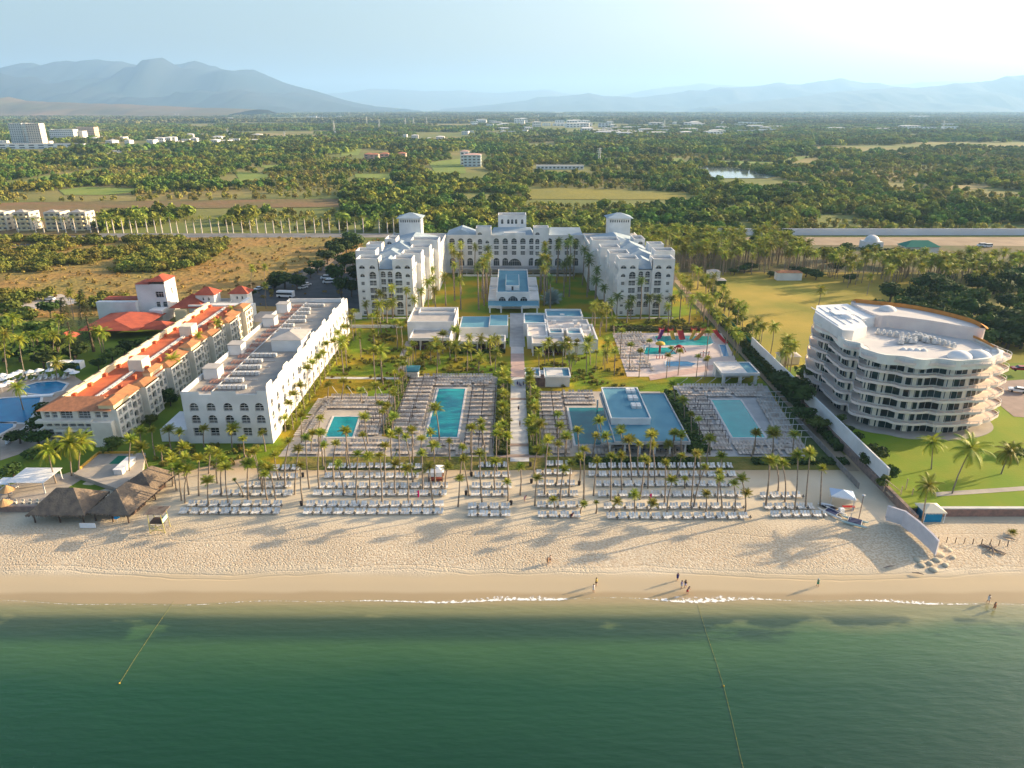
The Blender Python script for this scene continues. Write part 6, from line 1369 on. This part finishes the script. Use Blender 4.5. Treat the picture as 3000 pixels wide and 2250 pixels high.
# free standing canvas wall
a=at(2600,1540); K=[at(2592,1532)+Vector((0,.3,0)),at(2640,1545),at(2680,1575),at(2720,1612),at(2738,1632)]; m=MB(); n=len(K)
Pf=[]
for i in range(n*4-3):
    t=i/4; j=min(int(t),n-2); Pf.append(K[j].lerp(K[j+1],t-j))
tz=lambda i:3.6-.02*i
V=[];Fs=[]
for i,p in enumerate(Pf): V+=[(p.x,p.y,.3 if i>3 else 1.4),(p.x,p.y,tz(i)),(p.x+.35,p.y+.2,tz(i)+.05),(p.x+.35,p.y+.2,.3)]
for i in range(len(Pf)-1): k=i*4; Fs+=[(k,k+1,k+5,k+4),(k+1,k+2,k+6,k+5),(k+2,k+3,k+7,k+6)]
m.add(V,Fs+[(0,3,2,1),(k+4,k+5,k+6,k+7)]); T(m.build('canvas_wall',M('shade_tinted_canvas',(.70,.64,.64),(.64,.58,.58),1)),'tall curved white canvas screen, coloured with lilac shade, standing across the sand','screen')  # lilac tint of the shaded face is painted into the white canvas
for i,(a_,b_) in enumerate(((2725,1650),(2745,1640),(2755,1625),(2770,1655),(2700,1655),(2690,1640),(2790,1632),(2765,1602),(2735,1668),(2780,1612))):
    p=at(a_,b_); m=MB(); m.dome(p.x,p.y,-.05,.6+.1*(i%3),.35,9,4); o=m.build('sandbag',M('pale_sandbag',(.52,.46,.34),(.44,.38,.28),1),None,True); T(o,'pale sandbag in the heap at the seaward end of the canvas screen','sandbag','sandbags by the canvas screen')
for i in range(9): p=at(2747+i*25.5,1588+i*1.5); m=MB(); m.tube([p,p+Vector((0,0,1.2))],.07,6); T(m.build('wooden_post',wood),'short dark wooden post in the line across the right end of the beach','post','post line on the sand')
for a_,b_,s_,lb in ((2605,1662,1.2,'dark driftwood log left of the sandbags'),(2690,1682,1.0,'small driftwood stick below the sandbags'),(2905,1610,2.2,'large tangled driftwood heap right of the sandbags'),(2960,1580,1.2,'driftwood roots near the right picture edge')):
    p=at(a_,b_); m=MB(); qq=random.Random(int(a_))
    for k in range(1 if s_<1.3 else 7): a=qq.uniform(-.6,.3) if s_<1.3 else qq.uniform(0,3); m.tube([(p.x-cos(a)*s_,p.y-sin(a)*s_,.1),(p.x,p.y,.25+.1*k*.5),(p.x+cos(a)*s_*.9,p.y+sin(a)*s_*.9,.12)],[.05,.13,.04],6)
    T(m.build('driftwood',M('driftwood_grey',(.24,.19,.16),(.16,.13,.11),1)),lb,'driftwood')
p=at(2965,1565); e=empty('young_palm_sprout',p,'bright green palm sprout at the right end of the beach','palm sprout'); inst('crown',YC[1],p+Vector((0,0,.3)),0,1.0,e)
# pole swing frame by the raised lawn corner
p=at(2630,1450,1.0); e=empty('timber_shelter_frame',p,'broken pale timber frame at the corner of the raised lawn','timber frame'); m=MB()
for x,y,h in ((-2.2,1.5,2.8),(0,-1,2.6),(2.0,1.0,3.2),(2.2,-1.2,2.2)): m.tube([(p.x+x,p.y+y,1.0),(p.x+x,p.y+y,1+h)],.11,6)
m.tube([(p.x-2.2,p.y+1.5,3.8),(p.x+.1,p.y-1,2.2)],.09,6); m.build('posts',M('pale_timber',(.55,.42,.28),(.45,.34,.22),1),e); MB().box(p.x-2,p.x+2.6,p.y-1.2,p.y+1,1.1,1.3).build('deck_boards',M('pale_timber',(.55,.42,.28)),e)
# cars
def car(x,y,a,mat,label,group=None,van=0,z=.06):
    e=empty('parked_car',(x,y,z),label,'van' if van else 'car',group); e.rotation_euler=(0,0,a)
    L,W=(2.45,.95) if van else (2.2,.88)
    def add(mb,n,mt): me=mesh_only(mb,n,mt); o=bpy.data.objects.new(n,me); C.objects.link(o); o.parent=e
    m=MB(); prof=[(-L,.35),(-L,.85),(-L*.75,.98),(-L*.2,1.0),(L*.9,1.0),(L,.8),(L,.35)] if not van else [(-L,.35),(-L,1.0),(-L*.7,1.15),(L,1.15),(L,.35)]
    m.add([(x_,-W,z_) for x_,z_ in prof]+[(x_,W,z_) for x_,z_ in prof],[tuple(range(len(prof)))]+[tuple(range(2*len(prof)-1,len(prof)-1,-1))]+[(i,i+len(prof),(i+1)%len(prof)+len(prof),(i+1)%len(prof)) for i in range(len(prof))]); add(m,'body',mat)
    g=MB(); w2=W*.86; t=[(-L*.45,1.0),(-L*.15,1.45),(L*.55,1.47),(L*.85,1.0)] if not van else [(-L*.72,1.15),(-L*.45,1.95),(L*.98,1.95),(L*.99,1.15)]
    g.add([(x_,-w2,z_) for x_,z_ in t]+[(x_,w2,z_) for x_,z_ in t],[(0,1,2,3),(7,6,5,4),(0,4,5,1),(2,6,7,3)]); add(g,'window',glass)
    r_=MB(); r_.add([(t[1][0],-w2,t[1][1]+.01),(t[2][0],-w2,t[2][1]+.01),(t[2][0],w2,t[2][1]+.01),(t[1][0],w2,t[1][1]+.01)],[(0,1,2,3)]); add(r_,'roof',mat)
    for sx in (-L*.62,L*.62):
        for sy in (-W,W): k=MB(); k.tube([(sx,sy-.09,.32),(sx,sy+.09,.32)],.32,12); add(k,'wheel',dark)
CW=M('white_car_paint',(.75,.75,.75),None,1,.25,spec=.5); CD=M('dark_car_paint',(.04,.045,.05),None,1,.25,spec=.5); CR=M('red_car_paint',(.30,.02,.02),None,1,.25,spec=.5)
for a_,b_,an,mt,lb,vn in ((955,818,.1,CW,'white van parked rear of two in the middle of the car park',1),(962,830,.1,CW,'white van parked front of two in the middle of the car park',1),(888,846,.9,CW,'white car parked left side of the car park, front of two',0),(898,838,.9,CW,'white car parked left side of the car park, rear of two',0),(1040,808,0,CW,'white car beside the left hotel wing wall',0),(985,800,.8,CD,'dark car under the trees behind the white vans',0),(975,808,.8,CD,'dark car just behind the white vans',0),(757,850,1.2,CW,'white car at the far left of the car park',0),(798,846,1.4,CD,'dark car between the trees at the left of the car park',0),(145,880,0,CW,'white car on the light yard at the far left',0),(170,893,.2,CD,'dark car on the light yard at the far left',0)):
    p=at(a_,b_); car(p.x,p.y,an,mt,lb,None,vn)
p=at(2980,1148,1.8); car(p.x,p.y,-.5,CW,'white car on the brick drive right of the curved building',None,0,1.8); p=at(2985,1085,1.8); car(p.x,p.y,-.2,CR,'dark red car at the back of the brick drive',None,0,1.8)
for a_,b_,lb in ((2875,722,'left of two pale cars on the bare ground'),(2893,724,'right of two pale cars on the bare ground')): p=at(a_,b_); car(p.x,p.y,.1,CW,lb,None,1)
p=at(275,700); car(p.x,p.y,0,CW,'white van on the far left road',None,1)
p=at(838,872); e=empty('parked_bus',(p.x,p.y,.06),'white minibus parked behind the annex roof','bus'); e.rotation_euler=(0,0,-.15)
for n_,b_,mt in (('body',(-3.6,3.6,-1.2,1.2,.5,2.9),CW),('window',(-3.65,3.3,-1.23,1.23,1.5,2.3),glass)): me=mesh_only(MB().box(*b_),n_,mt); o=bpy.data.objects.new(n_,me); C.objects.link(o); o.parent=e
for sx in (-2.4,2.4):
    for sy in (-1.15,1.15): me=mesh_only(MB().tube([(sx,sy-.1,.5),(sx,sy+.1,.5)],.5,12),'wheel',dark); o=bpy.data.objects.new('wheel',me); C.objects.link(o); o.parent=e
sheet('light_yard',px((0,905),(0,868),(180,862),(240,885),(150,905)),.055,M('pale_yard',(.50,.44,.38),(.42,.37,.32),.1))
# rope lines in the sea
rope=M('yellow_rope',(.25,.26,.08),(.22,.22,.08),2)
for K,lb in ((((545,1700),(500,1775),(448,1850),(395,1930),(350,2002)),'left thin yellow buoy rope running out into the sea'),(((2045,1772),(2068,1850),(2095,1930),(2120,2010),(2145,2110),(2170,2220),(2178,2252)),'right thin yellow buoy rope running out into the sea')):
    pp=[at(a_,b_,-.55) for a_,b_ in K]; e=empty('buoy_rope',pp[0],lb,'rope'); MB().tube(pp,.018,5).build('rope',rope,e); pb=pp[-1] if K[0][0]<1000 else pp[3]
    MB().dome(pb.x,pb.y,-.55,.13,.15,10,4).build('buoy',yel,e,True)
    for k in range(1,len(pp)): c=pp[k-1].lerp(pp[k],.5); MB().dome(c.x,c.y,-.56,.05,.06,8,3).build('float',yel,e,True)
# people
skin=M('skin',(.42,.24,.16)); hairm=M('dark_hair',(.03,.02,.015))
def person(pX,pY,label,shirt,shorts,face=0,bent=0,step=.2,z=None,hatm=None):
    p=at(pX,pY); zz=bz(p.x,p.y) if z is None else z; e=empty('person',(p.x,p.y,zz),label,'person'); e.rotation_euler=(0,0,face); e.scale=(.9,.9,.9)
    by=-.35*bent
    J=[(0,0,.95),(0,by*.4,1.15),(0,by*.8,1.40-.1*bent),(0,by,1.52-.15*bent),(0,by*1.15-.02,1.64-.18*bent),(-.2,by*.8,1.40-.1*bent),(-.27,by-.05,1.12),(-.25,by-.18,.90),(.2,by*.8,1.40-.1*bent),(.27,by+.05,1.12),(.26,by+.02,.88),(-.1,0,.90),(-.11,-step*.5,.50),(-.11,-step*.4,.06),(-.11,-step*.4-.16,.03),(.1,0,.90),(.11,step*.5,.50),(.11,step*.9,.08),(.11,step*.9-.15,.03)]
    E_=[(0,1),(1,2),(2,3),(3,4),(2,5),(5,6),(6,7),(2,8),(8,9),(9,10),(0,11),(11,12),(12,13),(13,14),(0,15),(15,16),(16,17),(17,18)]
    Rr=[.14,.13,.15,.06,.11,.07,.045,.03,.07,.045,.03,.095,.065,.045,.04,.095,.065,.045,.04]
    me=bpy.data.meshes.new('body'); me.from_pydata(J,E_,[]); me.materials.append(skin); o=bpy.data.objects.new('body',me); C.objects.link(o); o.parent=e
    s=o.modifiers.new('skin','SKIN'); me.skin_vertices or None
    for i,r_ in enumerate(Rr): me.skin_vertices[0].data[i].radius=(r_,r_)
    me.skin_vertices[0].data[0].use_root=True; o.modifiers.new('sub','SUBSURF').levels=1
    for nm,pts,rr_,mt in (('shirt',[(0,0,.92),(0,by*.4,1.15),(0,by*.8,1.43-.1*bent)],[.19,.18,.21],shirt),('shorts',[(0,0,.62),(0,0,.98)],[.22,.19],shorts)):
        if mt is None: continue
        mm=mesh_only(MB().tube(pts,rr_,10),nm,mt,True); oo=bpy.data.objects.new(nm,mm); C.objects.link(oo); oo.parent=e
    mm=mesh_only(MB().dome(0,by*1.15+.0,1.64-.18*bent,.135,.15,10,4),'hair',hatm or hairm,True); oo=bpy.data.objects.new('hair',mm); C.objects.link(oo); oo.parent=e
cl=lambda n,c:M(n,c,tuple(v*.8 for v in c),3)
person(1605,1652,'person in orange brown beachwear standing alone on the open sand',cl('tan_cloth',(.50,.28,.15)),cl('tan_cloth',(.5,.28,.15)))
person(1612,1646,'person in pale clothes just behind the lone walker on the sand',cl('pale_cloth',(.6,.5,.4)),cl('brown_cloth',(.2,.12,.08)),.8)
person(1747,1710,'person in a bright yellow top walking above the wet sand',cl('yellow_cloth',(.70,.55,.05)),cl('black_cloth',(.03,.03,.03)),1.2)
person(1739,1727,'person in white shirt and shorts walking on the wet sand',cl('white_cloth',(.75,.73,.7)),cl('white_cloth',(.75,.73,.7)),1.4)
person(1985,1697,'person in navy clothes standing behind the small group',cl('navy_cloth',(.02,.02,.15)),cl('navy_cloth',(.02,.02,.15)))
person(1997,1718,'person in pale lilac top in the small group at the water',cl('lilac_cloth',(.5,.42,.6)),cl('white_cloth',(.75,.73,.7)),.4)
person(2008,1716,'person in dark top at the right of the small group',cl('black_cloth',(.03,.03,.03)),cl('lilac_cloth',(.5,.42,.6)),-.6)
person(2014,1733,'person in red swimwear crouched forward at the foam edge',None,cl('red_cloth',(.5,.05,.04)),2,1)
person(2396,1713,'person in green clothes walking near the shore at the right',cl('green_cloth',(.02,.30,.17)),cl('green_cloth',(.02,.3,.17)),1.3,hatm=cl('white_cloth',(.75,.73,.7)))
person(2897,1757,'person in white long shirt walking at the far right shore',cl('white_cloth',(.75,.73,.7)),cl('white_cloth',(.75,.73,.7)),1.5)
person(2915,1776,'person in orange swimwear wading at the far right shore',cl('orange_cloth',(.55,.22,.1)),cl('orange_cloth',(.55,.22,.1)),1.4)
for i,(a_,b_) in enumerate(((1516,1132),(1521,1135),(1526,1137),(1533,1133))): person(a_,b_,'staff member in dark navy uniform, %s of four beside the kiosk'%['leftmost','second','third','rightmost'][i],cl('navy_cloth',(.02,.02,.15)),cl('navy_cloth',(.02,.02,.15)),i,z=.09)
person(1519,1205,'person in dark clothes alone in the middle of the promenade',cl('black_cloth',(.03,.03,.03)),cl('black_cloth',(.03,.03,.03)),0,z=.08); person(1523,1250,'person in dark clothes lower down on the promenade',cl('black_cloth',(.03,.03,.03)),cl('black_cloth',(.03,.03,.03)),1,z=.08)
person(1537,1468,'person in pink sitting on the sand right of the promenade end',cl('pink_cloth',(.6,.3,.35)),cl('pink_cloth',(.6,.3,.35)),1,1)
person(1675,1518,'person in dark red leaning over the front row loungers',cl('dark_red_cloth',(.2,.03,.05)),cl('dark_red_cloth',(.2,.03,.05)),1,1)
